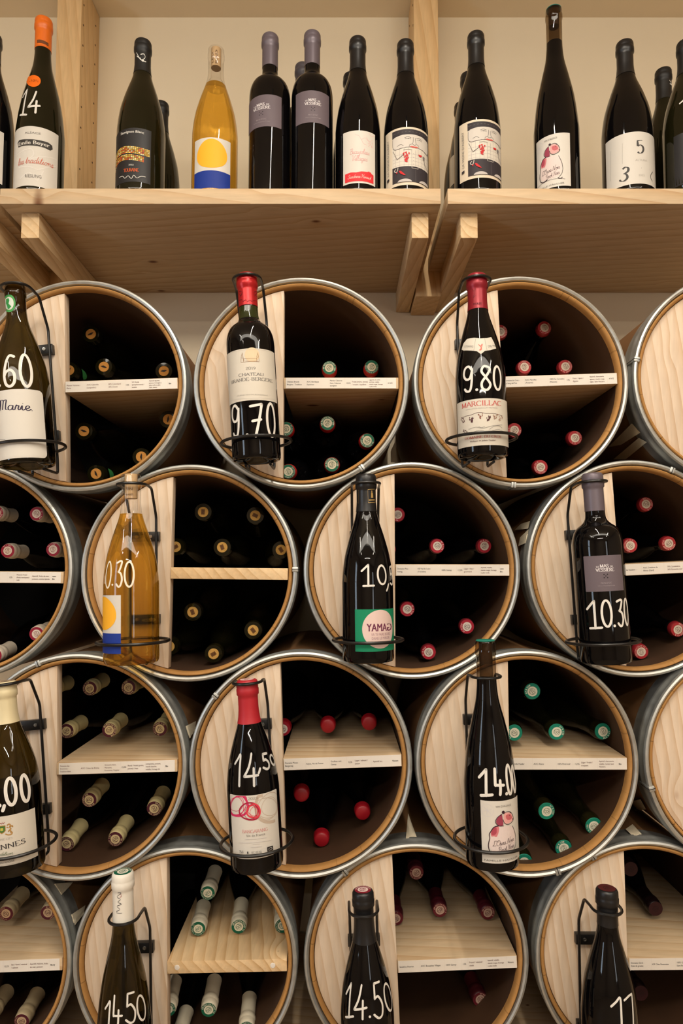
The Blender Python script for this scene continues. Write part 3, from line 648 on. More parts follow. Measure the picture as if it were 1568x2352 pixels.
liner_v, liner_f = lathe([(r * KS, y) for r, y in [(.1614, .0186), (.1620, .03), (.1620, DL - .01), (.1682, DL - .01), (.1682, .0187), (.1614, .0186)]], 96, 'y')
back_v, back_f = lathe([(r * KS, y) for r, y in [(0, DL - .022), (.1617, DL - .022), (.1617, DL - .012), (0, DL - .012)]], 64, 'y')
def me_of(name, vf, mat, sm=40):
    me = bpy.data.meshes.new(name); me.from_pydata([tuple(v) for v in vf[0]], [], vf[1]); me.update()
    bm = bmesh.new(); bm.from_mesh(me); bmesh.ops.recalc_face_normals(bm, faces=bm.faces[:]); bm.to_mesh(me); bm.free()
    for p in me.polygons: p.use_smooth = True
    me.set_sharp_from_angle(angle=math.radians(sm)); me.materials.append(mat); return me
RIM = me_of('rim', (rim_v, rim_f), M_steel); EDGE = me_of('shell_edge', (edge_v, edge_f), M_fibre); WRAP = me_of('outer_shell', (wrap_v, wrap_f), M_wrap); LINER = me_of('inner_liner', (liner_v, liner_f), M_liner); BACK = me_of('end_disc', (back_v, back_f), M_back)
K1, K2 = ink(40, 34, 36), ink(150, 52, 44)
STRIP = {
 'A': [(.01, K2, ['Maison Ventenac -', 'Marie']), (.19, K2, ['AOC Cabardès', '(Languedoc)']), (.385, K2, ['80% Colombard', '20% Chenin']), (.54, K1, ['12%']), (.595, K2, ['Vif / fruité', '(pamplemousse) /', 'acidulé']), (.75, K2, ['Apéritif, légumes,', 'poisson, fromages à', 'pâte molle et pâte', 'dure, chèvre']), (.925, K1, ['Bio'])],
 'B': [(.01, K1, ['Château Brande', 'Bergère - Tradition']), (.19, K1, ['AOC Bordeaux', 'Supérieur']), (.40, K1, ['Merlot, Cabernet', 'franc, Cabernet', 'sauvignon']), (.545, K1, ['13,5%']), (.60, K2, ['Fruité (mûre, cerise)', '/ souple / équilibré']), (.755, K2, ['Légumes du soleil,', 'terrines, volaille,', 'viande rouge, fromage', 'à pâte molle']), (.925, K1, ['H V E'])],
 'C': [(.01, K1, ['Domaine du Cros -', 'Lo Sang del Païs']), (.19, K1, ['AOC Marcillac', '(Aveyron)']), (.405, K1, ['100% Fer Servadou', '(Mansois)']), (.555, K1, ['13%']), (.61, K2, ['Franc / épicé /', 'digeste']), (.76, K2, ['Apéritif, charcuterie,', 'agneau, viande rouge,', 'aligot, Saint Nectaire']), (.93, K1, ['H V E'])],
 'E': [(.33, K2, ['Sauvignon']), (.55, K1, ['12%']), (.615, K2, ['Minéral / fruité', '(fruits exotiques) /', 'iodé']), (.75, K2, ['Apéritif, fruits de mer,', 'poisson, cuisine épicée']), (.925, K1, ['conv.', 'Bio'])],
 'G': [(.01, K1, ['Domaine Plou -', 'Yamag']), (.19, K1, ['IGP Val de Loire', '(Touraine)']), (.40, K1, ['100% Gamay']), (.545, K1, ['12,5%']), (.60, K2, ['Léger / frais /', 'gourmand']), (.75, K2, ['Apéritif, volaille,', 'viande rouge, fromage', 'à pâte molle']), (.92, K1, ['conv.', 'Bio'])],
 'H': [(.01, K1, ['Mas de Vessière -']), (.20, K1, ['AOC Costières de', 'Nîmes (Gard)']), (.42, K2, ['70% Carménère,', '30% Grenache noir']), (.56, K1, ['12%'])],
 'I': [(.01, K2, ['Domaine des', 'Gravennes -', 'Tradition blanc']), (.19, K2, ['AOC Côtes du Rhône']), (.395, K2, ['Grenache blanc,', 'Marsanne,', 'Roussanne, Viognier']), (.54, K1, ['13,5%']), (.595, K2, ['Rond / fruité (poire,', 'pêche) / frais']), (.75, K2, ['composées, poisson,', 'viande blanche,', 'volaille, fromage de']), (.92, K1, ['Bio'])],
 'J': [(.01, K1, ['Domaine Mosse -', 'Bangarang']), (.19, K1, ['Anjou, Vin de France']), (.40, K1, ['Grolleau noir,', 'Gamay']), (.55, K1, ['9,5%']), (.605, K2, ['Léger / salivant /', 'juteux']), (.76, K2, ['Apéritif etc.']), (.925, K1, ['Nature'])],
 'K': [(.01, K1, ['Famille Hauller']), (.195, K1, ['AOC Alsace']), (.40, K1, ['100% Pinot noir']), (.55, K1, ['12,5%']), (.605, K2, ['Léger / fruité /', 'croquant']), (.76, K2, ['Apéritif, charcuterie,', 'volaille, Cantal, Saint', 'Nectaire']), (.93, K1, ['Bio'])],
 'M': [(.54, K1, ['12,5%']), (.60, K2, ['Sec / fumé / minéral', '/ salivant']), (.755, K2, ['Apéritif, Huîtres, fruits', 'de mer, poisson']), (.925, K1, ['Biody'])],
 'O': [(.01, K1, ['Sandrine Henriot']), (.19, K1, ['AOC Beaujolais Villages']), (.40, K1, ['100% Gamay']), (.545, K1, ['12%']), (.60, K2, ['Friand / minéral /', 'ciselé']), (.755, K2, ['Apéritif, volaille,', 'viande rouge, fromage', 'à pâte molle']), (.925, K1, ['Nature'])],
 'P': [(.01, K1, ['Domaine Sérol -', 'Eclat de granite']), (.19, K1, ['IGP Côte Roannaise']), (.40, K1, ['100% Gamay', 'Saint Romain'])],
}
SMALL = {4: .0029, 3: .0033, 2: .0036, 1: .0037}
DINFO = {}
for key, cx, cy, roll, pxp, sp, seam, lab in DR:
    c = cen[key]; M = Matrix.Translation(c) @ Matrix.Rotation(-math.radians(roll), 4, 'Y'); Mi = M.inverted()
    t = thing('fibre_drum', lab, 'drum', M, 'fibre drums stacked on their sides')
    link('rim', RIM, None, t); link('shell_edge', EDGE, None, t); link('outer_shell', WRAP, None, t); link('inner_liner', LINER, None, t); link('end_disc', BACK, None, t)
    yf = front(key); xe = (Mi @ at(pxp, cy, yf + .010)).x; zs = (Mi @ at(sp[0], sp[1], yf + .007)).z
    # wooden front panel: a segment of the circle
    rp = .1601 * KS; a0 = math.acos(xe / rp); n = 44
    pts = [(rp * math.cos(a0 + (2 * PI - 2 * a0) * i / n), rp * math.sin(a0 + (2 * PI - 2 * a0) * i / n)) for i in range(n + 1)]
    m = len(pts); y0, y1 = .010, .030
    v = [(x, y0, z) for x, z in pts] + [(x, y1, z) for x, z in pts]
    f = [tuple(range(m)), tuple(range(2 * m - 1, m - 1, -1))] + [(i, m + i, m + (i + 1) % m, (i + 1) % m) for i in range(m)]
    bevelled('front_panel', v, f, M_panel, t, .001)
    th = .0188; xr = math.sqrt((.1609 * KS) ** 2 - (abs(zs) + th / 2) ** 2) - .0006
    bevel_box('shelf_board', xe + .0004, xr, .0072, DL - .03, zs - th / 2, zs + th / 2, M_depth if key in 'NF' else M_board, t, .0008)
    if key in STRIP:
        e0 = .004 if key in 'BI' else .0015; e1 = .004 if key in 'BEMI' else .001
        x0, x1 = xe + e0, xr - e1; hh = th / 2 - .0006
        v, f = box(x0, x1, .0068, .0072, zs - hh, zs + hh); s = mesh_obj('shelf_label', v, f, M_paper, t)
        P = Paint(lambda a, z, off: (a, .0068 - off, z), s, .0001, 9)
        for u, mat, lines in STRIP[key]:
            k = len(lines); sz = SMALL[k] * .70; ls = SMALL[k] * 1.28
            for i, ln in enumerate(lines):
                g = text_geo(ln, .012 if mat is K1 else .004); xx = x0 + (x1 - x0) * u; zz = zs + (k - 1) * ls / 2 - i * ls - sz / 2
                P.geo(g, (xx, zz), (xx + g[2] * sz * .84, zz), sz * .98, mat, 'lettering')
        for u in (.185, .39, .535, .59, .745, .915): P.lay(ribbon([(x0 + (x1 - x0) * u, zs - hh), (x0 + (x1 - x0) * u, zs + hh)], .00012), ink(200, 190, 182), 'column_rule')
        P.flush()
    elif key == 'N':
        for xx in (xe + .016, xr - .022):
            v, f = lathe([(0, 0), (.0042, 0), (.0036, .0006), (0, .0009)], 10); mesh_obj('filler_spot', [(xx + p[0], .0072 - p[2], zs + p[1]) for p in v], f, M_paper, t, 40)
    if seam is not None:
        a = math.radians(seam) ; q = Matrix.Rotation(-a, 4, 'Y')
        v, f = box(.1676 * KS, .1772 * KS, -.0009, .034, -.0042, .0042); bb = bevelled('rim_clamp', [q @ Vector(p) for p in v], f, M_steel, t, .0012)
        v, f = box(.1670 * KS, .1773 * KS, -.0010, .03, -.0006, .0006); mesh_obj('clamp_joint', [q @ Vector(p) for p in v], f, ink(40, 38, 36), t)
    DINFO[key] = dict(c=c, M=M, Mi=Mi, xe=xe, zs=zs, th=th)
structure('trim_plinth', -2.0, 2.0, YF + .03, WALLY - .01, 0, min(c.z for c in cen.values()) - R_OUT - .004, M_board)
# ------------------------------------------------------------------ bottles in wire holders
def zoom(ox, oy, s): return lambda x, y: (ox + x / s, oy + y / s)
def HB(bx, by, tx, ty, W, kind, label, h=None):
    YB = (1.094 if by < 1200 or 1600 < by < 2100 else 1.106) - .065
    base = at(bx, by, YB); top = at(tx, ty, YB); v = top - base
    roll = math.atan2(v.x, v.z); L = v.length
    if h: base = top - v.normalized() * h; L = h
    r = W * depth((base + top) / 2) / F
    return Bottle(label, kind, Matrix.Translation(base) @ Matrix.Rotation(roll, 4, 'Y'), r, L, group='display bottles in wire holders')
def holder(B, zn, label):
    t = thing('bottle_holder', label, 'bottle holder', B.M, 'black wire bottle holders')
    w = .0022; yw = .0625; x = .0212
    half = [(-.019, .012, -.0034), (-.020, yw, -.0034), (-x, yw, .02), (-x, yw, zn - .045), (-x, .036, zn - .002), (-x, .012, zn)]
    arc = [(x * math.cos(a), -x * math.sin(a) * 1.02 + .003, zn) for a in [PI - PI * i / 14 for i in range(15)]]
    path = round_path(half + [arc[0]], .006)[:-1] + [Vector(p) for p in arc] + list(reversed(round_path([(-p[0], p[1], p[2]) for p in half] + [arc[-1]], .006)[:-1]))
    v, f = tube(path, w, 8); mesh_obj('wire_frame', v, f, M_black, t, 40)
    rr = max(.0530, B.r + .0118)
    v, f = tube([(rr * math.cos(2 * PI * i / 56), .008 + rr * math.sin(2 * PI * i / 56), .031) for i in range(56)], .0024, 8, True); mesh_obj('base_ring', v, f, M_black, t, 40)
    for z in (zn - .077, .06):
        p = bevel_box('bracket_plate', -.025, .025, yw + .0023, .0745, z - .0078, z + .0078, M_black, t, .0006)
        for sx in (-.0115, .0115):
            v, f = lathe([(0, 0), (.0030, 0), (.0026, .0012), (.0012, .0013), (.0010, .0008), (0, .0008)], 14)
            mesh_obj('screw', [(sx + q[0], yw + .0024 - q[2], z + q[1]) for q in v], f, M_screw, p, 30)
MARK = plain('white_paint_marker', srgb(226, 221, 212), .5, spec=.3)
CREAM = plain('cream_label_paper', srgb(208, 200, 186), .55, spec=.3)
WHITE = plain('white_label_paper', srgb(212, 206, 196), .5, spec=.3)
# --- priced 60, olive glass, white label
Z = zoom(0, 620, 4.706)
B = HB(63, 1072, 34, 655, 61, 'burgundy', 'olive glass bottle with rounded white label and price ending 60')
B.body(G_olive); v, f = lathe([(0, .012), (B.r - .004, .012), (B.r - .004, B.h * .33), (B.r - .006, B.h * .36), (0, B.h * .36)], 40); mesh_obj('wine', v, f, G_green, B.root, 40)
B.cork_top()
B.label_px(*Z(-260, 0)[:1], Z(482, 0)[0], Z(0, 1288)[1], Z(0, 2030)[1], WHITE, ym=Z(0, 1650)[1], wl=-1.30, rounded=.007, xc=50)
B.text(cursive_geo('Marie.', .1, .0), *Z(-10, 1528), *Z(365, 1528), 24, ink(50, 40, 62))
B.p.stroke(B.spx([Z(-40, 1840), Z(5, 1835), Z(60, 1832)]), .0004, ink(70, 70, 70), 'lettering', 3)
B.p.flush()
B.price([('6', *Z(38, 925), *Z(178, 1258)), ('0', *Z(222, 920), *Z(362, 1262)), ('.', *Z(-15, 1240), *Z(10, 1265))], 6.5, MARK)
P = Paint(B.map, B.root, .0004)
gc = Z(100, 362)
ring = lambda k, n=30: B.spx([(gc[0] + 14.5 * k * math.cos(2 * PI * i / n), gc[1] + 20.5 * k * math.sin(2 * PI * i / n)) for i in range(n)])
P.poly(ring(1), ink(70, 150, 80), 'round_sticker'); P.poly(ring(.72), WHITE, 'round_sticker'); P.poly(ring(.64), ink(206, 216, 206), 'globe')
P.poly(B.spx([Z(*p) for p in [(70, 320), (95, 305), (105, 330), (95, 365), (110, 380), (125, 395), (105, 420), (88, 425), (80, 390), (68, 360)]]), ink(50, 140, 70), 'globe')
P.flush()
holder(B, B.h - .004, 'black wire holder of the bottle with rounded white label')
# --- priced 9.70, castle label
Z = zoom(430, 610, 2.958)
B = HB(590, 1060, 566, 632, 55, 'bordeaux', 'bordeaux bottle priced 9.70 with cream castle label and red capsule')
B.body(G_black); RED = plain('red_foil', srgb(176, 26, 30), .32, .35); B.capsule(RED, .052)
v, f = lathe([(B.rad(z) + .0002, z) for z in (B.h - .072, B.h - .066, B.h - .060, B.h - .053)], 40); mesh_obj('wine_line', v, f, plain('olive_neck', srgb(38, 44, 16), .06), B.root, 40)
P = Paint(B.map, B.cap, .0009)
P.stroke(B.spx([Z(*p) for p in [(360, 215), (372, 190), (368, 175), (352, 185), (366, 205), (378, 180)]]), .0007, ink(90, 12, 16), 'capsule_print', 4)
P.stroke(B.spx([Z(*p) for p in [(455, 210), (450, 185), (464, 175), (470, 190), (455, 200), (470, 212)]]), .0007, ink(90, 12, 16), 'capsule_print', 4)
P.stroke(B.spx([Z(*p) for p in [(355, 240), (372, 232), (380, 244), (398, 234), (408, 246), (425, 236), (436, 244), (450, 238), (466, 242)]]), .0006, ink(90, 12, 16), 'capsule_print', 4)
P.flush()
B.label_px(0, 0, Z(430, 562)[1], Z(440, 915)[1], CREAM, wl=-1.38, wr=1.36, xc=Z(435, 0)[0])
GY, LG = ink(120, 116, 112), ink(170, 164, 156)
B.p.ell(B.surf(*Z(440, 606)), B.m(17), B.m(17), ink(220, 196, 162))
for pl in ([(365, 658), (366, 628), (380, 628), (382, 654)], [(382, 654), (384, 632), (470, 630), (472, 652)], [(472, 652), (472, 624), (484, 623), (487, 652)], [(366, 628), (373, 592), (380, 628)], [(471, 624), (477, 590), (484, 623)], [(365, 658), (487, 654)]):
    B.p.stroke(B.spx([Z(*p) for p in pl]), .0005, ink(140, 105, 70))
for k in range(9): B.p.ell(B.surf(*Z(392 + k * 9, 643)), .0004, .0006, ink(140, 105, 70), n=6)
B.text(serif_geo('2019', .12), *Z(398, 708), *Z(466, 706), 6, GY); B.text(serif_geo('CHATEAU', .15), *Z(350, 756), *Z(520, 752), 6.5, GY)
B.text(serif_geo('BRANDE-BERGERE', .15), *Z(303, 805), *Z(578, 797), 7.2, GY)
B.text(text_geo('GRAND VIN DE BORDEAUX'), *Z(338, 891), *Z(546, 887), 2.6, LG)
B.p.stroke(B.spx([Z(285, 596), Z(340, 580), Z(430, 572), Z(520, 576), Z(578, 588)]), .0002, LG, 'border_rule', 4); B.p.stroke(B.spx([Z(300, 918), Z(360, 906), Z(440, 902), Z(540, 904), Z(592, 912)]), .0002, LG, 'border_rule', 4)
B.p.flush()
B.price([('9', *Z(312, 948), *Z(362, 1160)), ('.', *Z(400, 1142), *Z(416, 1160)), ('7', *Z(437, 940), *Z(518, 1160)), ('0', *Z(545, 940), *Z(600, 1162))], 6, MARK)
holder(B, B.h - .006, 'black wire holder of the castle label bottle')
# --- priced 9.80
Z = zoom(930, 610, 2.458)
B = HB(1109, 1053, 1094, 633, 57, 'burgundy', 'dark bottle priced 9.80 with white collar band and vine label')
B.body(G_black); WINE = plain('burgundy_foil', srgb(140, 26, 40), .35, .3); B.capsule(WINE, .057)
P = Paint(B.map, B.cap, .0009); P.geo(text_geo('HURST', .02), B.surf(*Z(385, 224)), B.surf(*Z(432, 222)), B.m(5), ink(80, 12, 22), 'capsule_print')
P.stroke(B.spx([Z(*p) for p in [(378, 130), (388, 145), (398, 128), (392, 160), (384, 182), (398, 170)]]), .0006, ink(90, 16, 26), 'capsule_print', 4); P.flush()
pts = [Z(*p) for p in [(330, 440), (350, 415), (390, 408), (425, 412), (460, 410), (485, 404), (500, 432), (513, 468), (480, 478), (450, 482), (428, 500), (405, 484), (370, 480), (330, 480), (320, 474)]]
P = Paint(B.map, B.root, .0003); P.poly(B.spx(pts), CREAM, 'collar_label'); P.flush()
cl = B.root.children[-1]; P = Paint(B.map, cl, .0005)
P.geo(text_geo('LOSANG'), B.surf(*Z(333, 462)), B.surf(*Z(385, 463)), B.m(5), GY); P.geo(text_geo('DEL PA'), B.surf(*Z(468, 463)), B.surf(*Z(508, 458)), B.m(5), GY)
P.stroke(B.spx([Z(*p) for p in [(415, 445), (425, 455), (435, 443), (430, 465), (420, 478), (432, 472), (425, 455)]]), .0012, ink(225, 110, 95), 'emblem', 4)
P.stroke(B.spx([Z(398, 414), Z(388, 480)]), .0003, GY, 'emblem'); P.stroke(B.spx([Z(448, 412), Z(462, 480)]), .0003, GY, 'emblem'); P.flush()
B.label_px(Z(297, 0)[0], 0, Z(430, 750)[1], Z(437, 1015)[1], CREAM, ym=Z(0, 880)[1], wr=1.30, xc=Z(432, 0)[0])
MR = ink(190, 75, 70)
B.text(serif_geo('MARCILLAC', .14), *Z(322, 808), *Z(543, 794), 11, MR); B.text(text_geo('APPELLATION MARCILLAC PROTEGEE'), *Z(345, 818), *Z(520, 808), 2.4, LG)
DK = ink(75, 35, 40)
vine = [(318, 862), (345, 850), (375, 843), (400, 832), (430, 830), (460, 835), (490, 835), (520, 840), (548, 850)]
B.p.stroke(B.spx([Z(*p) for p in vine]), .0005, DK, 'emblem', 4)
random.seed(3)
for cx, cy, n, mt in ((328, 870, 14, DK), (375, 868, 22, DK), (425, 848, 12, ink(130, 70, 60)), (468, 860, 18, DK), (508, 850, 12, ink(150, 110, 90)), (535, 860, 10, ink(150, 110, 90)), (342, 938, 14, DK)):
    for k in range(n): B.p.ell(B.surf(*Z(cx + random.uniform(-15, 15) * (1 - k / n * .7), cy - 10 + 28 * k / n)), .0008, .0008, mt, n=7)
for pl in ([(360, 925), (400, 912), (440, 918), (490, 905), (545, 900)], [(375, 945), (420, 930), (470, 938), (520, 925), (548, 935)], [(415, 908), (430, 915), (450, 908)], [(475, 925), (500, 908), (530, 905), (545, 918)]): B.p.stroke(B.spx([Z(*p) for p in pl]), .0004, GY, 'emblem', 4)
B.text(serif_geo('DOMAINE DU CROS', .13), *Z(340, 985), *Z(540, 974), 5.5, MR); B.text(text_geo('Philippe et Julien Teulier', .01), *Z(368, 998), *Z(510, 990), 3, DK)
B.p.flush()
B.price([('9', *Z(332, 570), *Z(385, 712)), ('.', *Z(398, 695), *Z(412, 708)), ('8', *Z(425, 565), *Z(488, 702)), ('0', *Z(500, 570), *Z(543, 702))], 5.5, MARK)
holder(B, B.h - .008, 'black wire holder of the vine label bottle')
# --- clear amber bottle
YEL, BLUE = ink(246, 178, 44), ink(24, 52, 140)
def egg_label(B, egg=True):
    a0, a1, z0, z1 = B.L; zb_ = z0 + (z1 - z0) * .345
    B.p.poly([(a0, z0), (a1, z0), (a1, zb_), (a0, zb_)], BLUE, 'blue_band')
    c = ((a0 + a1) / 2, z1 - (z1 - z0) * .315); w = (a1 - a0) * .40; hh = (z1 - z0) * .29
    B.p.poly([(c[0] + w * math.cos(q) * (1 - .10 * math.sin(q)), c[1] + hh * math.sin(q)) for q in [2 * PI * i / 40 for i in range(40)]], YEL, 'yellow_egg'); B.p.flush()
def amber_bottle(B, zl):
    B.body(G_amber, 64, zl); B.neck_shell(G_clear, zl + .0004)
    c = B.cork_top(.038, plain('pale_cork', srgb(205, 172, 130), .85, noise=.2, nscale=240)); return c
Z = zoom(0, 1050, 3.267)
B = HB(302, 1522, 301, 1089, 61.5, 'burgundy', 'clear bottle of amber wine with yellow egg label in holder')
ck = amber_bottle(B, B.h * .785)
P = Paint(lambda a, z, off: (.0094 * math.sin(a / .0094) * 1.02, -.0094 * math.cos(a / .0094) * 1.02, z), ck, 0)
P.geo(text_geo('FERMENTE', .02), (-.006, B.h - .034), (.006, B.h - .034), .003, ink(110, 78, 48), 'cork_print'); P.geo(text_geo('VIN', .02), (-.005, B.h - .026), (.005, B.h - .026), .004, ink(110, 78, 48), 'cork_print'); P.flush()
zt1, zb1 = B.surf(270, 1367)[1], B.surf(270, 1502)[1]; B.label(math.radians(-104) * B.r, math.radians(-4) * B.r, zb1, zt1, WHITE); egg_label(B)
PALE = plain('thin_white_marker', srgb(236, 226, 205), .5)
B.price([('0', *Z(790, 785), *Z(832, 980)), ('.', *Z(838, 950), *Z(850, 965)), ('3', *Z(868, 780), *Z(918, 972)), ('0', *Z(930, 785), *Z(1008, 972))], 4.2, PALE)
holder(B, B.h - .016, 'black wire holder of the clear amber bottle')
# --- green label
Z = zoom(740, 1070, 4.8)
B = HB(846, 1518, 840, 1091, 58.5, 'burgundy', 'black bottle with bright green label and pale round patch')
B.body(G_black); BF = plain('black_foil', srgb(20, 20, 22), .36); B.capsule(BF, .057)
GOLD = plain('gold_print', srgb(214, 180, 110), .35, .6)
P = Paint(B.map, B.cap, .0009)
P.stroke(B.spx([Z(*p) for p in [(500, 262), (574, 258), (578, 404), (505, 408)]]), .0005, GOLD, 'capsule_print', closed=True)
P.ell(B.surf(*Z(542, 288)), .0021, .0026, GOLD, 'capsule_print'); P.poly(B.spx([Z(*p) for p in [(535, 300), (552, 300), (556, 352), (534, 354)]]), GOLD, 'capsule_print'); P.poly(B.spx([Z(*p) for p in [(512, 372), (572, 370), (572, 382), (512, 384)]]), GOLD, 'capsule_print')
P.stroke(B.spx([Z(398, 266), Z(404, 268), Z(402, 410), Z(396, 408)]), .0005, GOLD, 'capsule_print'); P.flush()
B.label_px(Z(362, 0)[0], 0, Z(560, 1582)[1], Z(560, 2048)[1], ink(16, 132, 92), ym=Z(0, 1800)[1], wr=1.42, xc=Z(560, 0)[0])
PINK = ink(222, 196, 188)
el = lambda cx, cy, rx, ry, n=40: B.spx([Z(cx + rx * math.cos(2 * PI * i / n), cy + ry * math.sin(2 * PI * i / n)) for i in range(n)])
c = B.surf(*Z(640, 1800)); B.p.ell(c, B.m(43), B.m(44), PINK, 'round_patch', 40)
PUR = ink(105, 40, 72)
a0 = B.surf(*Z(490, 1825)); a1 = B.surf(*Z(706, 1818)); B.p.geo(text_geo('YAMA', .03), a0, a1, B.m(17), PUR)
gv, gf, gw = text_geo('G', .03); b0 = a1; b1 = B.surf(*Z(762, 1812)); B.p.geo(([(gw - x, y) for x, y in gv], gf, gw), b0, b1, B.m(17), PUR)
B.text(text_geo('VA TE FAIRE BOIRE'), *Z(538, 1875), *Z(740, 1862), 6, ink(160, 120, 130)); B.text(text_geo('DANS LE MIROIR'), *Z(543, 1918), *Z(735, 1905), 6, ink(160, 120, 130))
B.p.flush()
B.price([('1b', *Z(430, 1090), *Z(575, 1325)), ('0', *Z(608, 1098), *Z(708, 1305)), (',', *Z(705, 1305), *Z(730, 1375)), ('5', *Z(745, 1105), *Z(775, 1310))], 4.6, MARK)
holder(B, B.h - .013, 'black wire holder of the bottle with the green label')
# --- grey label priced 10.30
MAUVE = ink(104, 92, 98); MV_F = plain('mauve_grey_foil', srgb(104, 94, 102), .42, .25)
def mas_label(B):
    tx = ink(228, 222, 222); pal = ink(160, 148, 152)
    B.text_st(text_geo('LE', .02), .30, .335, .37, .335, .045, tx); B.text_st(serif_geo('MAS', .18), .39, .335, .60, .335, .085, tx); B.text_st(text_geo('DE', .02), .63, .335, .70, .335, .045, tx)
    B.text_st(serif_geo('VESSIÈRE', .18), .29, .445, .73, .445, .085, tx)
    for u, v in ((.47, .53), (.55, .53), (.51, .575), (.47, .62), (.55, .62)): B.p.ell(B.st(u, v), .0009, .0009, ink(30, 26, 28), 'emblem', 10)
    B.text_st(text_geo("PAYS D'OC"), .38, .79, .64, .79, .045, pal)
    B.text_st(text_geo('Indication Géographique Protégée'), .31, .855, .72, .855, .026, pal); B.p.flush()
Z = zoom(900, 1050, 2.347)
B = HB(1392, 1521, 1359, 1088, 56, 'bordeaux', 'black bottle priced 10.30 with mauve grey label in holder')
B.body(G_black); B.capsule(MV_F, .058)
B.label_px(Z(1038, 0)[0], Z(1241, 0)[0], Z(1130, 530)[1], Z(1140, 724)[1], MAUVE, ym=Z(0, 628)[1], xc=Z(1135, 0)[0], rounded=.001); mas_label(B)
B.price([('1b', *Z(1058, 775), *Z(1136, 922)), ('0', *Z(1133, 772), *Z(1190, 913)), ('.', *Z(1193, 902), *Z(1207, 917)), ('3', *Z(1217, 768), *Z(1250, 910)), ('0', *Z(1255, 762), *Z(1275, 905))], 5.2, MARK)
holder(B, B.h - .013, 'black wire holder of the mauve grey label bottle')
# --- priced 00, cream capsule
Z = zoom(0, 1540, 4.706)
B = HB(38, 1994, 11, 1565, 62, 'burgundy', 'brown olive bottle with cream capsule, crest label and price ending 00')
B.body(G_olive); v, f = lathe([(0, .012), (B.r - .003, .012), (B.r - .003, B.h * .40), (B.r - .006, B.h * .46), (0, B.h * .46)], 40); mesh_obj('wine', v, f, G_green, B.root, 40)
CRF = plain('cream_foil', srgb(222, 208, 168), .45, .1); cp = B.capsule(CRF, .060)
seal(cp, B.h, .0125, ink(110, 70, 66), ink(205, 185, 150), '84 RECOLTANT 278', ink(225, 205, 175), ink(110, 70, 66))
B.label_px(0, Z(395, 0)[0], Z(190, 1545)[1], Z(190, 2085)[1], CREAM, ym=Z(0, 1780)[1], wl=-1.2, xc=Z(190, 0)[0])
GO, GN = ink(170, 125, 60), ink(70, 110, 50)
B.p.poly(B.spx([Z(*p) for p in [(-25, 1680), (60, 1672), (62, 1730), (45, 1752), (20, 1768), (-5, 1755), (-22, 1735)]]), GO, 'crest'); B.p.poly(B.spx([Z(*p) for p in [(-18, 1688), (54, 1680), (55, 1728), (40, 1746), (20, 1758), (-2, 1746), (-16, 1730)]]), GN, 'crest'); B.p.poly(B.spx([Z(*p) for p in [(5, 1705), (35, 1702), (36, 1732), (6, 1736)]]), ink(190, 180, 80), 'crest')
B.p.stroke(B.spx([Z(*p) for p in [(-5, 1662), (8, 1648), (18, 1660), (28, 1644), (38, 1656), (48, 1640)]]), .0009, ink(150, 60, 50), 'crest')
for pl in ([(75, 1675), (95, 1658), (112, 1668), (105, 1690), (118, 1710), (100, 1725), (88, 1742)], [(105, 1690), (130, 1675), (138, 1690)], [(100, 1725), (120, 1735), (112, 1748)], [(72, 1690), (92, 1700)], [(60, 1765), (90, 1775), (125, 1765), (130, 1745), (112, 1750)]): B.p.stroke(B.spx([Z(*p) for p in pl]), .0014, GO, 'crest', 4)
B.text(serif_geo('DOMAINE DES', .1), *Z(-90, 1842), *Z(140, 1814), 4, LG); B.text(serif_geo('GRAVENNES', .13), *Z(-180, 1925), *Z(283, 1855), 10.5, ink(50, 46, 48))
B.text(cursive_geo('tradition', .07, .3), *Z(-60, 2000), *Z(140, 1984), 9, ink(110, 120, 90)); B.text(text_geo('CÔTES DU RHÔNE'), *Z(-80, 2095), *Z(158, 2058), 4, GY)
B.p.stroke(B.spx([Z(-80, 2112), Z(60, 2100), Z(215, 2068)]), .0005, LG, 'fine_print', 3); B.p.flush()
B.price([('0', *Z(62, 1160), *Z(188, 1450)), ('0', *Z(232, 1122), *Z(328, 1412)), (',', *Z(28, 1460), *Z(52, 1515)), ('.', *Z(-12, 1450), *Z(5, 1470))], 7.5, MARK)
holder(B, .268, 'black wire holder of the crest label bottle')
# --- red capsule priced 14,50, ring drawings
Z = zoom(500, 1540, 4.8)
B = HB(591, 1987, 567, 1561, 59.5, 'burgundy', 'dark bottle with matt red capsule and scribbled rings label, priced 14,50')
B.body(G_black); RDM = plain('matt_red_capsule', srgb(172, 28, 40), .5); cp = B.capsule(RDM, .062)
seal(cp, B.h, .0105, ink(225, 190, 185), None, None, None, ink(170, 90, 90))
B.label_px(Z(160, 0)[0], 0, Z(390, 1374)[1], Z(420, 2078)[1], WHITE, ym=Z(0, 1800)[1], wr=1.20, rounded=.0025, xc=Z(395, 0)[0])
MG, RD, BG_ = ink(205, 45, 95), ink(160, 35, 60), ink(190, 172, 155)
def ring_(cx, cy, rx, ry, w, mat, rot=0, a0=0, a1=360):
    n = 22; pts = []
    for i in range(n + 1):
        q = math.radians(a0 + (a1 - a0) * i / n); k = 1 + .05 * math.sin(3 * q + rot); x = rx * k * math.cos(q); y = ry * k * math.sin(q)
        pts.append(Z(cx + x * math.cos(rot) - y * math.sin(rot), cy + x * math.sin(rot) + y * math.cos(rot)))
    q = w / 2 + .0004; B.p.stroke([(min(max(a, B.L[0] + q), B.L[1] - q), min(z, B.L[3] - q)) for a, z in B.spx(pts)], w, mat, 'ring_drawing', 2)
ring_(560, 1490, 110, 150, .0009, BG_, .5); ring_(530, 1520, 120, 120, .0008, BG_, 1.2); ring_(570, 1500, 85, 105, .0007, BG_, .2)
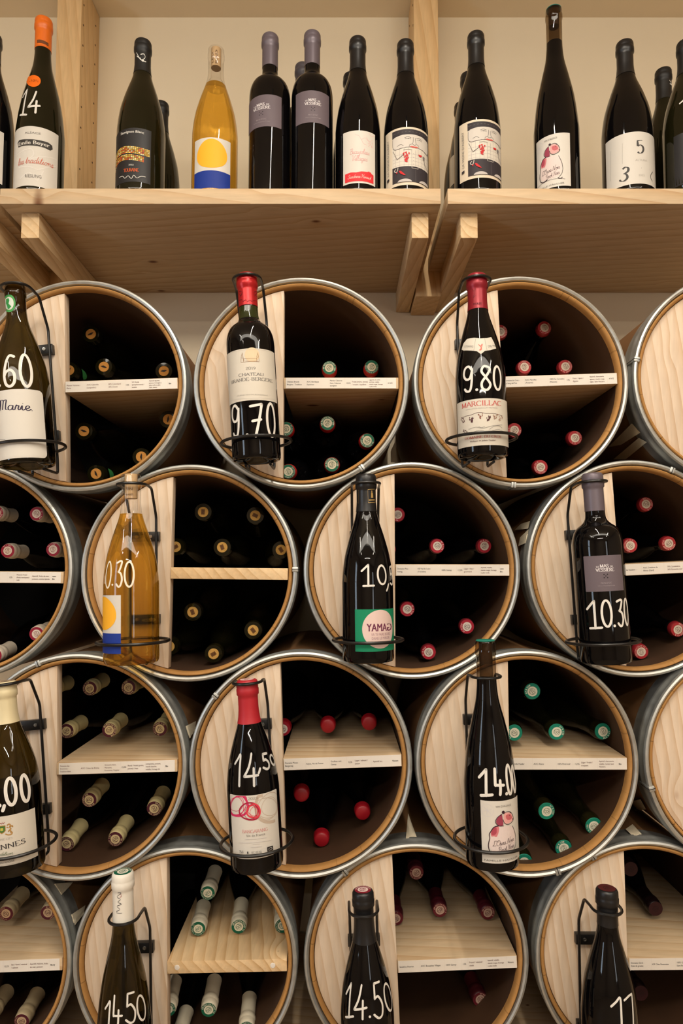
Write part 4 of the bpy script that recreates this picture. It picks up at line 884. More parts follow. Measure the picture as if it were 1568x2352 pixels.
ring_(560, 1480, 140, 200, .0042, BG_, 0, 60, 240)
ring_(225, 1480, 85, 125, .0011, MG, .6); ring_(215, 1500, 70, 100, .0008, MG, 0); ring_(225, 1490, 110, 118, .0030, MG, .1, -70, 150); ring_(205, 1470, 75, 85, .0006, MG, 1)
ring_(350, 1555, 110, 92, .0020, RD, .3); ring_(345, 1550, 95, 100, .0012, RD, 1); ring_(395, 1550, 72, 75, .0022, ink(215, 60, 75), .3); ring_(385, 1545, 60, 50, .0006, ink(215, 60, 75), .8); ring_(360, 1560, 60, 80, .0006, RD, .2); ring_(400, 1560, 45, 55, .0005, ink(215, 60, 75), 0)
B.text(serif_geo('2023', .1), *Z(336, 1424), *Z(442, 1418), 5.5, GY); B.text(serif_geo('BANGARANG', .1), *Z(275, 1790), *Z(552, 1758), 7, ink(205, 120, 120))
B.text(text_geo('Vin de France'), *Z(315, 1832), *Z(520, 1808), 5, GY)
for y, x0, x1 in ((1858, 300, 535), (1895, 245, 590), (1912, 385, 462), (1946, 365, 480)): B.p.stroke(B.spx([Z(x0, y), Z((x0 + x1) / 2, y - 4), Z(x1, y - (x1 - x0) * .09)]), .0006, ink(205, 198, 196), 'fine_print', 3)
B.text(text_geo('75cl', .01), *Z(245, 2012), *Z(288, 2010), 6, GY); B.text(text_geo('ALC. 10% VOL'), *Z(372, 2016), *Z(485, 2006), 5, GY)
B.p.ell(B.surf(*Z(333, 2006)), .0009, .0018, ink(40, 40, 40), 'pictogram'); B.p.poly(B.spx([Z(*p) for p in [(540, 1945), (602, 1928), (606, 1978), (543, 1995)]]), ink(40, 36, 36), 'pictogram')
B.p.stroke(B.spx([Z(*p) for p in [(552, 1970), (565, 1955), (585, 1948), (592, 1960), (575, 1975), (556, 1980)]]), .0005, WHITE, 'pictogram', 3); B.p.flush()
B.price([('1', *Z(178, 930), *Z(300, 1270)), ('4', *Z(285, 915), *Z(455, 1268)), (',', *Z(448, 1080), *Z(472, 1130)), ('5', *Z(500, 900), *Z(578, 1085)), ('0', *Z(588, 905), *Z(632, 1040))], 5.5, plain('grey_white_marker', srgb(205, 203, 198), .5))
holder(B, B.h - .004, 'black wire holder of the matt red capsule bottle')
# --- tall flute priced 14.00, bear label
BEAR = {}
def bear_label(B, Z=None):
    G = BEAR
    def cv(pts):                                        # measured once on the holder bottle, reused as label fractions
        if Z: return [((q[0] - B.L[0]) / (B.L[1] - B.L[0]), (B.L[3] - q[1]) / (B.L[3] - B.L[2])) for q in B.spx([Z(*p) for p in pts])]
    if Z:
        G['wash'] = [(cv(p), m) for p, m in (
            ([(440, 1812), (480, 1800), (540, 1805), (600, 1805), (622, 1870), (625, 1960), (600, 2020), (540, 2050), (470, 2058), (410, 2040), (388, 1990), (395, 1900), (400, 1850)], (222, 204, 198)),
            ([(425, 1815), (470, 1805), (475, 1850), (455, 1905), (430, 1900), (405, 1900), (400, 1860)], (205, 120, 125)), ([(415, 1830), (450, 1815), (452, 1870), (425, 1890), (405, 1880)], (170, 70, 85)),
            ([(500, 1690), (470, 1715), (448, 1760), (470, 1795), (515, 1795), (510, 1740)], (150, 60, 80)), ([(520, 1695), (545, 1675), (585, 1680), (602, 1715), (606, 1740), (585, 1765), (555, 1780), (525, 1768)], (226, 165, 160)), ([(540, 1700), (580, 1690), (595, 1725), (570, 1745), (545, 1735)], (196, 100, 105)))]
        G['line'] = [(cv(p), w) for p, w in (
            ([(475, 1800), (430, 1812), (402, 1850), (386, 1880), (390, 1920), (380, 1960), (378, 2000), (395, 2045), (440, 2070), (490, 2062)], .0011), ([(600, 1800), (622, 1860), (632, 1930), (627, 1990), (608, 2035)], .0007),
            ([(505, 1690), (462, 1720), (442, 1765), (472, 1800), (520, 1800)], .0008), ([(520, 1685), (545, 1668), (580, 1668), (602, 1700), (608, 1738), (592, 1768), (560, 1788), (528, 1775), (512, 1740)], .0007),
            ([(450, 2068), (480, 2062), (492, 2052)], .0014), ([(600, 2042), (618, 2050), (632, 2030)], .0012), ([(318, 2070), (450, 2072), (560, 2062), (648, 2040)], .0004))]
        G['dots'] = [(cv([p])[0], r) for p, r in (((515, 1672), .0022), ((580, 1674), .0011), ((604, 1736), .0011), ((572, 1700), .0006))]
        G['t1'] = cv([(418, 1995), (612, 1940)]); G['t2'] = cv([(470, 2052), (612, 2000)]); G['t3'] = cv([(445, 1628), (585, 1608)]); G['t4'] = cv([(335, 2128), (645, 2095)]); G['st'] = cv([(368, 1655)])[0]
    S = lambda pts: [B.st(*p) for p in pts]; H = B.L[3] - B.L[2]
    c = B.st(*G['st']); LGR = ink(205, 200, 202)
    B.p.stroke([(c[0] + .0085 * math.cos(i * PI / 10), c[1] + .0085 * math.sin(i * PI / 10)) for i in range(20)], .0004, LGR, 'stamp', 2, True)
    for k in range(3): B.p.stroke([(c[0] + .006 * math.cos(k * PI / 3 + .3), c[1] + .006 * math.sin(k * PI / 3 + .3)), (c[0] - .006 * math.cos(k * PI / 3 + .3), c[1] - .006 * math.sin(k * PI / 3 + .3))], .0006, LGR, 'stamp')
    for p, m in G['wash']: B.p.poly([(q.x, q.y) for q in catmull([(a, b, 0) for a, b in S(p)], 3, True)], ink(*m), 'bear_wash')
    for p, w in G['line']: B.p.stroke(S(p), w, ink(48, 22, 34), 'bear_outline', 4)
    for p, r in G['dots']: B.p.ell(B.st(*p), r, r, ink(48, 22, 34), 'bear_outline', 12)
    IK = ink(60, 35, 45)
    for g, tt, hh in ((cursive_geo("L'Ours Noir", .07, .3), 't1', .085), (cursive_geo('Pinot Noir', .07, .3), 't2', .08), (text_geo("VIN D'ALSACE"), 't3', .03), (text_geo('FAMILLE HAULLER'), 't4', .028)):
        p = S(G[tt]); B.p.geo(g, p[0], p[1], H * hh, IK if 'cursive' in str(hh) or hh > .05 else GY)
    B.p.flush()
Z = zoom(1030, 1460, 4.126)
B = HB(1131, 1980, 1114, 1471, 59.5, 'flute', 'tall black flute bottle priced 14.00 with bear label and teal top')
zl = B.surf(1116, 1560)[1]; B.body(G_black, 56, zl); B.neck_shell(G_brown, zl + .0003); B.cork_top(.034, plain('brown_cork', srgb(120, 92, 62), .85, noise=.2, nscale=240)); B.top_disc(plain('teal_cap', srgb(28, 128, 110), .5))
B.label_px(Z(310, 0)[0], 0, Z(470, 1568)[1], Z(400, 2160)[1], WHITE, ym=Z(0, 1850)[1], wr=1.22, xc=Z(440, 0)[0]); bear_label(B, Z)
B.price([('1b', *Z(288, 1268), *Z(420, 1512)), ('4d', *Z(440, 1262), *Z(525, 1505)), ('.', *Z(540, 1490), *Z(556, 1506)), ('0', *Z(556, 1218), *Z(604, 1500)), ('0', *Z(612, 1208), *Z(636, 1480))], 6.5, MARK)
holder(B, .268, 'black wire holder of the tall bear label bottle')
# --- white capsule, 14 50
Z = zoom(0, 1900, 3.267)
B = HB(287, 2480, 282, 2002, 60, 'flute', 'olive flute bottle with white capsule priced 14 50', h=.335)
B.body(G_olive); v, f = lathe([(0, .012), (B.r - .003, .012), (B.r - .003, B.h * .36), (0, B.h * .40)], 40); mesh_obj('wine', v, f, G_green, B.root, 40)
WHF = plain('white_foil', srgb(232, 226, 214), .5); cp = B.capsule(WHF, .068); GRN = ink(20, 92, 68)
seal(cp, B.h, .0128, GRN, ink(225, 222, 205), '68 NEGOCIANT', ink(225, 222, 205), GRN)
P = Paint(B.map, cp, .0009)
P.stroke(B.spx([Z(*p) for p in [(885, 490), (910, 492), (880, 520), (905, 540), (885, 560), (912, 575), (880, 590), (900, 615), (875, 630)]]), .0008, ink(60, 55, 60), 'capsule_print', 4); P.stroke(B.spx([Z(875, 640), Z(915, 642)]), .0006, ink(60, 55, 60), 'capsule_print'); P.stroke(B.spx([Z(*p) for p in [(905, 500), (912, 515), (900, 525)]]), .0009, ink(150, 50, 60), 'capsule_print', 3); P.flush()
B.price([('1', *Z(780, 1305), *Z(850, 1500)), ('4d', *Z(845, 1265), *Z(915, 1500)), ('5', *Z(940, 1232), *Z(1025, 1465)), ('0', *Z(1030, 1252), *Z(1098, 1445))], 4.5, MARK)
holder(B, .268, 'black wire holder of the white capsule bottle')
# --- black, 14.50
Z = zoom(360, 1900, 2.613)
B = HB(848, 2470, 833, 2044, 61, 'burgundy', 'black bottle with red topped black capsule priced 14.50', h=.298)
B.body(G_black); cp = B.capsule(BF, .07); seal(cp, B.h, .0122, ink(130, 30, 45), ink(225, 200, 195), '69 RECOLTANT', ink(230, 205, 200), ink(130, 30, 45))
B.price([('1b', *Z(1128, 930), *Z(1182, 1138)), ('4', *Z(1180, 948), *Z(1262, 1148)), ('.', *Z(1272, 1130), *Z(1285, 1144)), ('5', *Z(1302, 915), *Z(1365, 1142)), ('0', *Z(1372, 900), *Z(1416, 1098))], 4.8, MARK)
B.label(-.85 * B.r, 1.0 * B.r, .04, .116, WHITE)
holder(B, .268, 'black wire holder of the black bottle with bright red seal')
# --- black, 17
Z = zoom(900, 1900, 2.347)
B = HB(1402, 2466, 1393, 2040, 62, 'burgundy', 'black bottle with dark wine red top priced 17', h=.298)
B.body(G_black); cp = B.capsule(BF, .05); seal(cp, B.h, .0125, ink(74, 22, 24), None, None, None, ink(40, 14, 16))
B.price([('1', *Z(1182, 920), *Z(1280, 1090)), ('7b', *Z(1262, 888), *Z(1312, 1090))], 4.8, MARK)
holder(B, .268, 'black wire holder in the bottom right corner')
# ------------------------------------------------------------------ bottles lying in the drums
DEBUG = False
TYPES = {}
def proto(key, kind, r, h, glass, cap, capmat=None, capln=.055, ring=None, centre=None, txt=None, tm=None, emb=None, mark=None, R=.0128, nr=.0116):
    """build one bottle of a kind and keep its meshes"""
    B = Bottle('x', kind, Matrix.Identity(4), r, h, nr=nr if cap == 'foil' else .0143); R = min(R, nr + .0005); B.body(glass, 28)
    if cap == 'foil': cp = B.capsule(capmat, capln, n=28); seal(cp, h, R, ring, centre, txt, tm, emb)
    elif cap == 'cork':
        ck = B.cork_top(.012, capmat, 20); v, f = lathe([(.0096, h - .0012), (.0152, h - .0012), (.0150, h - .0004), (.0098, h - .0002)], 24); mesh_obj('lip', v, f, G_green, B.root, 40)
        P = Paint(lambda a, z, off: (a, z, h + off), ck, .0001, 1)
        if mark == 'bird': P.poly([(-.0062, -.0008), (-.002, -.0018), (.003, -.0016), (.0062, .0002), (.002, .0014), (-.001, .0020), (-.003, .0008)], ink(38, 26, 18), 'cork_print')
        else:
            P.poly([(-.0046, -.0030), (.0046, -.0034), (.005, .0030), (-.0044, .0034)], ink(110, 72, 38), 'cork_print'); P.stroke([(-.003, -.001), (-.001, .0015), (.001, -.001), (.003, .0012)], .0007, ink(60, 38, 20), 'cork_print', 3)
        P.flush()
    elif cap == 'disc':
        v, f = lathe([(0, h + .0002), (.0125, h + .0002), (.0135, h - .001), (.0148, h - .004)], 28); cp = mesh_obj('capsule', v, f, ring, B.root, 40); seal(cp, h, .0130, ring, centre, txt, tm, emb)
    def grab(o): return (o.name.split('.')[0], o.data, [grab(c) for c in o.children])
    tree = [grab(c) for c in B.root.children]
    def kill(o):
        for c in list(o.children): kill(c)
        bpy.data.objects.remove(o)
    kill(B.root)
    TYPES[key] = (r, h, tree)
def put(key, M, label, group):
    r, h, tree = TYPES[key]; t = thing('wine_bottle', label, 'bottle', M, group)
    def mk(node, par):
        o = bpy.data.objects.new(node[0], node[1]); COL.objects.link(o); o.parent = par
        for c in node[2]: mk(c, o)
    for n in tree: mk(n, t)
    return t
CR = ink(226, 214, 190)
FCOR = plain('fine_cork', srgb(200, 138, 62), .85, noise=.3, nscale=600)
proto('bird', 'burgundy', .0335, .29, G_green, 'cork', FCOR, mark='bird')
proto('redgreen', 'bordeaux', .0335, .29, G_black, 'foil', plain('bright_red_foil', srgb(196, 36, 34), .4), .022, ink(16, 96, 70), ink(214, 204, 176), '33 RECOLTANT 100', ink(230, 224, 205), ink(70, 90, 70))
proto('redcream', 'burgundy', .0335, .29, G_black, 'foil', plain('garnet_foil', srgb(140, 30, 38), .4), .011, ink(166, 44, 48), ink(214, 198, 180), 'RECOLTANT 12 A', ink(224, 190, 180), ink(120, 90, 80), R=.0135)
proto('cream_red', 'burgundy', .0335, .29, G_black, 'foil', plain('cream_white_foil', srgb(206, 194, 176), .5), .055, ink(142, 26, 50), ink(222, 205, 190), '11 * 117'.replace('*', '-'), ink(232, 215, 205), ink(150, 100, 90), R=.0118)
proto('ambercork', 'burgundy', .0335, .29, G_green, 'cork', plain('pale_cork_end', srgb(205, 160, 84), .85, noise=.2, nscale=500))
proto('crimson', 'burgundy', .0335, .29, G_black, 'foil', plain('dark_foil', srgb(110, 24, 34), .4), .009, ink(164, 30, 50), ink(216, 204, 194), '41 A 114', ink(230, 215, 210), ink(110, 90, 90), R=.0148)
proto('maroon', 'burgundy', .0335, .29, G_black, 'foil', plain('straw_foil', srgb(196, 182, 134), .48), .06, ink(76, 28, 40), ink(204, 184, 140), '84 RECOLTANT 278', ink(216, 196, 156), ink(80, 40, 44))
proto('plainred', 'burgundy', .0335, .29, G_black, 'foil', plain('ruby_capsule', srgb(150, 16, 30), .42), .016, None, None, None, None, None)
proto('whitered', 'burgundy', .0335, .29, G_black, 'foil', plain('ruby_capsule', srgb(150, 16, 30), .42), .016, ink(150, 24, 44), ink(214, 204, 196), '49 A', ink(230, 215, 210), ink(110, 90, 90))
proto('teal', 'flute', .0318, .325, G_green, 'disc', None, 0, ink(14, 122, 100), ink(214, 212, 194), '67 R 238', ink(226, 226, 210), ink(110, 120, 105))
proto('beige', 'burgundy', .0335, .29, G_black, 'foil', plain('beige_foil', srgb(176, 158, 124), .5), .06, ink(86, 30, 40), ink(196, 164, 130), '44 RECOLTANT', ink(210, 170, 140), ink(80, 40, 44))
proto('white', 'flute', .0318, .30, G_black, 'foil', plain('white_long_foil', srgb(214, 206, 184), .5), .066, ink(14, 92, 66), ink(220, 216, 194), '68 RECOLTANT 12', ink(224, 222, 205), ink(60, 110, 85), R=.0118)
proto('wine', 'burgundy', .0335, .29, G_black, 'foil', plain('deep_wine_foil', srgb(70, 18, 28), .4), .05, ink(96, 26, 36), ink(188, 160, 145), '69 RECOLTANT 2', ink(214, 180, 165), ink(90, 50, 50), R=.0132)
proto('dark', 'burgundy', .0335, .29, G_black, 'foil', plain('black_wax', srgb(26, 12, 14), .35), .05, ink(50, 16, 18), None, None, None, ink(30, 10, 12))
#  drum: list of (type, x px, y px, place words, cap distance)
CAPS = {
 'A': ('cork stoppered bottle', 'in the top left drum', [('bird', 208, 767, 'topmost'), ('bird', 158, 850, 'at the panel above the shelf'), ('bird', 238, 842, 'in the middle just above the shelf'), ('bird', 376, 852, 'far right above the shelf'), ('bird', 192, 990, 'on the left under the shelf'), ('bird', 386, 963, 'far right under the shelf'), ('bird', 324, 1049, 'at the lower right rim'), ('bird', 220, 1088, 'lowest')]),
 'B': ('red capped bottle', 'in the castle label drum', [('redgreen', 756, 845, 'left of two above the shelf'), ('redgreen', 853, 843, 'right of two above the shelf'), ('redgreen', 657, 985, 'at the panel just under the shelf'), ('redgreen', 752, 972, 'in the middle just under the shelf'), ('redgreen', 843, 1012, 'far right under the shelf'), ('redgreen', 662, 1083, 'lowest at the panel'), ('redgreen', 762, 1067, 'lowest in the middle')]),
 'C': ('garnet capped bottle', 'in the vine label drum', [('redcream', 1250, 753, 'topmost'), ('redcream', 1149, 762, 'half behind the panel top'), ('redcream', 1204, 843, 'left of two just above the shelf'), ('redcream', 1298, 842, 'right of two just above the shelf'), ('redcream', 1181, 988, 'on the left under the shelf'), ('redcream', 1320, 1006, 'on the right under the shelf'), ('redcream', 1241, 1073, 'lowest')]),
 'E': ('cream capped bottle', 'in the cut off second row drum', [('cream_red', 84, 1180, 'topmost right'), ('cream_red', -8, 1178, 'dim at the frame edge, topmost'), ('cream_red', 18, 1265, 'left just above the shelf'), ('cream_red', 122, 1262, 'right just above the shelf'), ('cream_red', 84, 1456, 'on the right under the shelf'), ('cream_red', -12, 1505, 'lowest at the frame edge')]),
 'F': ('stoppered bottle with stamped cork', 'in the amber bottle drum', [('ambercork', 466, 1176, 'top left'), ('ambercork', 586, 1184, 'top right'), ('ambercork', 403, 1256, 'at the panel above the shelf'), ('ambercork', 510, 1257, 'middle just above the shelf'), ('ambercork', 645, 1263, 'far right above the shelf'), ('ambercork', 442, 1406, 'left under the shelf'), ('ambercork', 581, 1448, 'right under the shelf'), ('ambercork', 490, 1502, 'lowest'), ('ambercork', 388, 1485, 'low behind the panel edge')]),
 'G': ('crimson sealed bottle', 'in the green label drum', [('crimson', 913, 1182, 'topmost at the panel'), ('crimson', 1004, 1254, 'middle above the shelf'), ('crimson', 1112, 1254, 'right above the shelf'), ('crimson', 892, 1262, 'mostly behind the panel edge'), ('crimson', 935, 1399, 'left under the shelf'), ('crimson', 1072, 1439, 'right under the shelf'), ('crimson', 984, 1498, 'lowest')]),
 'H': ('crimson sealed bottle', 'in the mauve label drum', [('redcream', 1483, 1158, 'topmost'), ('redcream', 1394, 1165, 'peeking out at the panel'), ('redcream', 1447, 1253, 'left above the shelf'), ('redcream', 1535, 1248, 'right above the shelf'), ('redcream', 1556, 1446, 'right under the shelf'), ('redcream', 1472, 1497, 'lowest beside the wire ring')]),
 'I': ('straw capped bottle', 'in the cream capped drum', [('maroon', 206, 1581, 'top left'), ('maroon', 295, 1579, 'top right'), ('maroon', 120, 1580, 'top behind the panel'), ('maroon', 153, 1679, 'left on the shelf'), ('maroon', 251, 1677, 'middle on the shelf'), ('maroon', 367, 1674, 'right on the shelf'), ('maroon', 205, 1837, 'left just under the shelf'), ('maroon', 354, 1857, 'right under the shelf'), ('maroon', 153, 1938, 'lowest left'), ('maroon', 265, 1927, 'lowest right')]),
 'J': ('ruby capped bottle', 'in the plain red drum', [('whitered', 650, 1674, 'with white seal at the panel'), ('plainred', 753, 1668, 'middle on the shelf'), ('plainred', 848, 1662, 'right on the shelf'), ('plainred', 692, 1826, 'left under the shelf'), ('plainred', 833, 1868, 'right under the shelf'), ('plainred', 738, 1930, 'lowest')]),
 'K': ('teal topped bottle', 'in the bear label drum', [('teal', 1222, 1588, 'topmost'), ('teal', 1181, 1683, 'left on the shelf'), ('teal', 1278, 1681, 'middle on the shelf'), ('teal', 1384, 1680, 'right on the shelf'), ('teal', 1255, 1863, 'left under the shelf'), ('teal', 1363, 1897, 'far right under the shelf'), ('teal', 1294, 1948, 'low in the middle'), ('teal', 1203, 1980, 'lowest beside the wire ring')]),
 'M': ('beige capped bottle', 'in the bottom left drum', [('beige', 110, 2096, 'right above the shelf'), ('beige', 14, 2098, 'dim, left above the shelf'), ('beige', 50, 2345, 'right under the shelf'), ('beige', -22, 2330, 'at the frame edge under the shelf')]),
 'N': ('white capped bottle', 'in the bottom white drum', [('white', 477, 2051, 'topmost'), ('white', 455, 2133, 'left on the shelf'), ('white', 548, 2128, 'middle on the shelf'), ('white', 648, 2126, 'right on the shelf'), ('white', 386, 2318, 'at the panel under the shelf'), ('white', 479, 2319, 'middle under the shelf'), ('white', 566, 2362, 'right at the frame bottom'), ('white', 405, 2395, 'lowest at the frame bottom')]),
 'O': ('wine red sealed bottle', 'in the bottom black bottle drum', [('wine', 956, 2004, 'topmost'), ('wine', 1010, 2090, 'middle on the shelf'), ('wine', 1120, 2096, 'right on the shelf'), ('wine', 909, 2109, 'at the panel edge'), ('wine', 1102, 2295, 'under the shelf')]),
 'P': ('dark wax topped bottle', 'in the bottom right drum', [('dark', 1505, 2087, 'on the shelf'), ('dark', 1471, 2281, 'under the shelf'), ('dark', 1448, 1996, 'topmost, barely visible')]),
}
YC = {'A': 1.20, 'B': 1.19, 'C': 1.20, 'E': 1.19, 'F': 1.20, 'G': 1.20, 'H': 1.20, 'I': 1.185, 'J': 1.195, 'K': 1.155, 'M': 1.20, 'N': 1.18, 'O': 1.215, 'P': 1.22}
for key, (look, where, lst) in CAPS.items():
    D = DINFO[key]; Yc = YC[key]; S = []
    for ty, x, y, pos in lst:
        r, h, _ = TYPES[ty]; up = y < {'A': 885, 'B': 885, 'C': 885}.get(key, 1315 if key in 'EFGH' else 1750 if key in 'IJK' else 2210); cap = D['Mi'] @ at(x, y, Yc - (0 if up else .025))
        S.append([ty, r, h, cap, Vector((cap.x, cap.z + (.025 if key in 'IJKMNO' and (up or key == 'I') else 0))), up, pos])
    tilt = .038 if key in 'IJKMNO' else .022
    for it in range(500):                               # settle the far ends inside the tube, off the shelf, clear of each other
        for i, a in enumerate(S):
            for b in S[i + 1:]:
                d = b[4] - a[4]; ln = max(d.length, 1e-5); g = a[1] + b[1] + .0008 - ln
                if g > 0: a[4] -= d / ln * g * .5; b[4] += d / ln * g * .5
        for a in S:
            c2 = Vector((a[3].x, a[3].z)); e = a[4] - c2
            if e.length > tilt: a[4] = c2 + e * (tilt / e.length)
            for k in ((.66 if a[0] in ('teal', 'white') else .58), 1.0):                        # shoulder, then base
                p = c2 + (a[4] - c2) * k; lim = .1611 * KS - a[1]; q_ = p.copy()
                if q_.length > lim: q_ *= lim / q_.length
                lo, hi = D['zs'] + D['th'] / 2 + a[1] + .0004, D['zs'] - D['th'] / 2 - a[1] - .0004
                q_.y = max(q_.y, lo) if a[5] else min(q_.y, hi)
                a[4] += (q_ - p) / k * .7
    if DEBUG:
        for i, a in enumerate(S):
            c2 = Vector((a[3].x, a[3].z)); sh = c2 + (a[4] - c2) * .58
            m = [round(1000 * (q.length + a[1] - .16), 1) for q in (sh, a[4])] + [round(1000 * ((D['zs'] + D['th'] / 2 + a[1] - q.y) if a[5] else (q.y - (D['zs'] - D['th'] / 2 - a[1]))), 1) for q in (sh, a[4])]
            nb = max([0] + [round(1000 * (a[1] + b[1] - (a[4] - b[4]).length), 1) for b in S if b is not a])
            if max(m + [nb]) > 0.3: print('FIT', key, i, a[0], 'tube', m[:2], 'shelf', m[2:], 'pair', nb)
    for n, (ty, r, h, cap, bd, up, pos) in enumerate(S):
        body = Vector((bd.x, cap.y + h, bd.y)); d = (cap - body).normalized()
        q = Vector((0, 0, 1)).rotation_difference(d).to_matrix().to_4x4()
        M = D['M'] @ Matrix.Translation(cap - d * h) @ q @ Matrix.Rotation(random.uniform(0, 2 * PI), 4, 'Z')
        t = put(ty, M, '%s %s %s' % (look, pos, where), 'bottles lying inside the drums')
        if key == 'A' and n in (1, 7):                  # round green neck sticker
            R_, H_ = .0155, h - .034
            v, f = [], []
            ang = PI * .5
            loc = M.inverted().to_3x3() @ Vector((.85, -.5, .15)); a0 = math.atan2(loc.y, loc.x)
            for i in range(7):
                for j in range(13):
                    u = -1 + 2 * i / 6; w = -1 + 2 * j / 12; hh = math.sqrt(max(0, 1 - u * u)) * .011
                    z = H_ + w * hh; aa = a0 + u * .011 / R_; rr = R_ + .0006; v.append((rr * math.cos(aa), rr * math.sin(aa), z))
            for i in range(6):
                for j in range(12): f.append((i * 13 + j, (i + 1) * 13 + j, (i + 1) * 13 + j + 1, i * 13 + j + 1))
            mesh_obj('round_sticker', v, f, ink(60, 140, 75), t, 60)
# ------------------------------------------------------------------ bottles on the wall shelf
def SB(xb, xt, yt, W, kind, label, Y=1.225, h=None, group='bottles standing on the wall shelf', nr=.0143, r=None):
    z0 = zt + .0004; base = at(xb, 430, Y); base = Vector((base.x, Y, z0))
    top = at(xt, yt + 13, Y); h = h or (top.z - z0)
    r = r or W * depth(Vector((base.x, Y, z0 + .05))) / F
    roll = math.atan2(top.x - base.x, h) if abs(top.x - base.x) < .012 else 0
    roll = max(-.012, min(.012, roll))
    return Bottle(label, kind, Matrix.Translation(base), r, h, group=group, nr=nr)
# cut off at the left
B = SB(-28, -28, 70, 52, 'burgundy', 'dark bottle at the left frame edge with white label'); B.body(G_black); B.capsule(BF, .055); B.label_px(0, 7, 303, 424, WHITE, wl=-1.1, xc=0)
# orange capsule riesling
Z = zoom(0, 0, 2.8)
B = SB(89.5, 93, 34, 52.7, 'flute', 'tall bottle with orange capsule and price 14'); B.body(G_green)
ORF = plain('orange_foil', srgb(226, 108, 20), .4); cp = B.capsule(ORF, .062)
P = Paint(B.map, cp, .0009); P.poly(B.spx([Z(*p) for p in [(240, 258), (310, 280), (310, 300), (240, 278)]]), ink(110, 62, 30), 'capsule_print'); P.poly(B.spx([Z(*p) for p in [(204, 262), (214, 268), (214, 288), (204, 284)]]), ink(110, 62, 30), 'capsule_print'); P.flush()
B.label_px(0, Z(372, 0)[0], Z(210, 812)[1], Z(210, 1196)[1], WHITE, ym=Z(0, 1000)[1], wl=-1.40, xc=Z(215, 0)[0])
for pl in ([(110, 1000), (160, 965), (205, 960), (215, 1000), (170, 1030), (250, 1010), (330, 1015), (365, 1030)], [(120, 1080), (180, 1070), (240, 1090), (300, 1080), (360, 1070)], [(130, 1150), (190, 1110), (240, 1160), (280, 1100)]): B.p.stroke(B.spx([Z(*p) for p in pl]), .0016, ink(222, 216, 208), 'background_drawing', 4)
BK = ink(58, 54, 50)
pill = [Z(*p) for p in [(115, 920), (125, 902), (180, 896), (250, 902), (310, 918), (335, 938), (338, 962), (322, 970), (280, 950), (220, 938), (160, 938), (120, 950)]]
B.p.poly(B.spx(pill), BK, 'name_plate'); B.text(text_geo('Emile Beyer', .02), *Z(120, 943), *Z(318, 952), 8.5, WHITE, 'lettering')
B.text(text_geo('ALSACE'), *Z(160, 862), *Z(262, 868), 4.5, GY); B.text(cursive_geo('les traditions', .07, .25), *Z(118, 1068), *Z(340, 1082), 16, ink(200, 105, 85)); B.text(text_geo('RIESLING'), *Z(160, 1143), *Z(268, 1150), 7, GY); B.p.flush()
P = Paint(B.map, B.root, .0005); P.poly(B.spx([Z(217 + 45 * math.cos(i * PI / 14), 522 + 38 * math.sin(i * PI / 14)) for i in range(28)]), ink(238, 110, 20), 'round_sticker'); P.geo(text_geo('-10%', .01), B.surf(*Z(186, 530)), B.surf(*Z(248, 532)), B.m(7), ink(120, 50, 10), 'round_sticker_print'); P.flush()
B.price([('1b', *Z(126, 595), *Z(172, 742)), ('4', *Z(174, 590), *Z(255, 728))], 5, MARK)
# touraine pair
def mosaic(B):
    random.seed(5); cols = [ink(222, 176, 60), ink(232, 205, 120), ink(205, 96, 40), ink(190, 150, 50), ink(236, 220, 170)]
    for row in range(9):
        for c in range(26):
            u = .02 + c * .0375; base = .355 + .10 * math.exp(-((u - .0) / .22) ** 2) * (1 if row > 0 else .9) - .025 * math.sin(u * 5)
            v = base + row * .027 + (.02 if row > 4 else 0)
            if row > 4 and (u > .88 or (row > 6 and u > .86)): continue
            if row >= 6 and u < .14: v += .04
            p = B.st(u, v); w = (B.L[1] - B.L[0]) * .0155; hh = (B.L[3] - B.L[2]) * .0105
            B.p.lay(([(p[0] - w, p[1] - hh), (p[0] + w, p[1] - hh * .8), (p[0] + w * .9, p[1] + hh), (p[0] - w, p[1] + hh * .9)], [(0, 1, 2, 3)]), random.choice(cols), 'mosaic')
    by = {}
    for L in B.p.layers:
        q = by.setdefault((L[0], L[1].name), [L[0], L[1], [], []]); b0 = len(q[2]); q[2].extend(L[2]); q[3].extend(tuple(i + b0 for i in f) for f in L[3])
    B.p.layers = list(by.values())
def bird_print(B, cap, Z, ox=0, oy=0):
    P = Paint(B.map, cap, .0009)
    for pl in ([(880, 340), (892, 365), (905, 385), (925, 392)], [(905, 352), (925, 350), (932, 372), (912, 388), (900, 372)], [(915, 395), (938, 400)], [(882, 362), (900, 378), (918, 398)]): P.stroke(B.spx([Z(x + ox, y + oy) for x, y in pl]), .0017, ink(230, 228, 222), 'capsule_print', 4)
    P.flush()
BM = plain('black_matt_foil', srgb(14, 14, 15), .5); BLAB = plain('black_label_paper', srgb(22, 20, 22), .55)
B = SB(322, 324, 85, 54, 'burgundy', 'olive black bottle with gold mosaic label on black paper'); B.body(G_green); cp = B.capsule(BM, .066); bird_print(B, cp, Z)
B.label_px(Z(753, 0)[0], Z(970, 0)[0], Z(860, 822)[1], Z(860, 1168)[1], BLAB, ym=Z(0, 1000)[1], wl=-1.35, xc=Z(860, 0)[0]); mosaic(B)
WT = ink(230, 226, 218)
B.text(text_geo('Sauvignon Blanc', .01), *Z(778, 872), *Z(926, 864), 6, WT); B.text(text_geo('2022', .01), *Z(827, 1066), *Z(860, 1066), 3.5, WT); B.text(serif_geo('TOURAINE', .16), *Z(797, 1110), *Z(892, 1106), 7.5, ink(222, 100, 50))
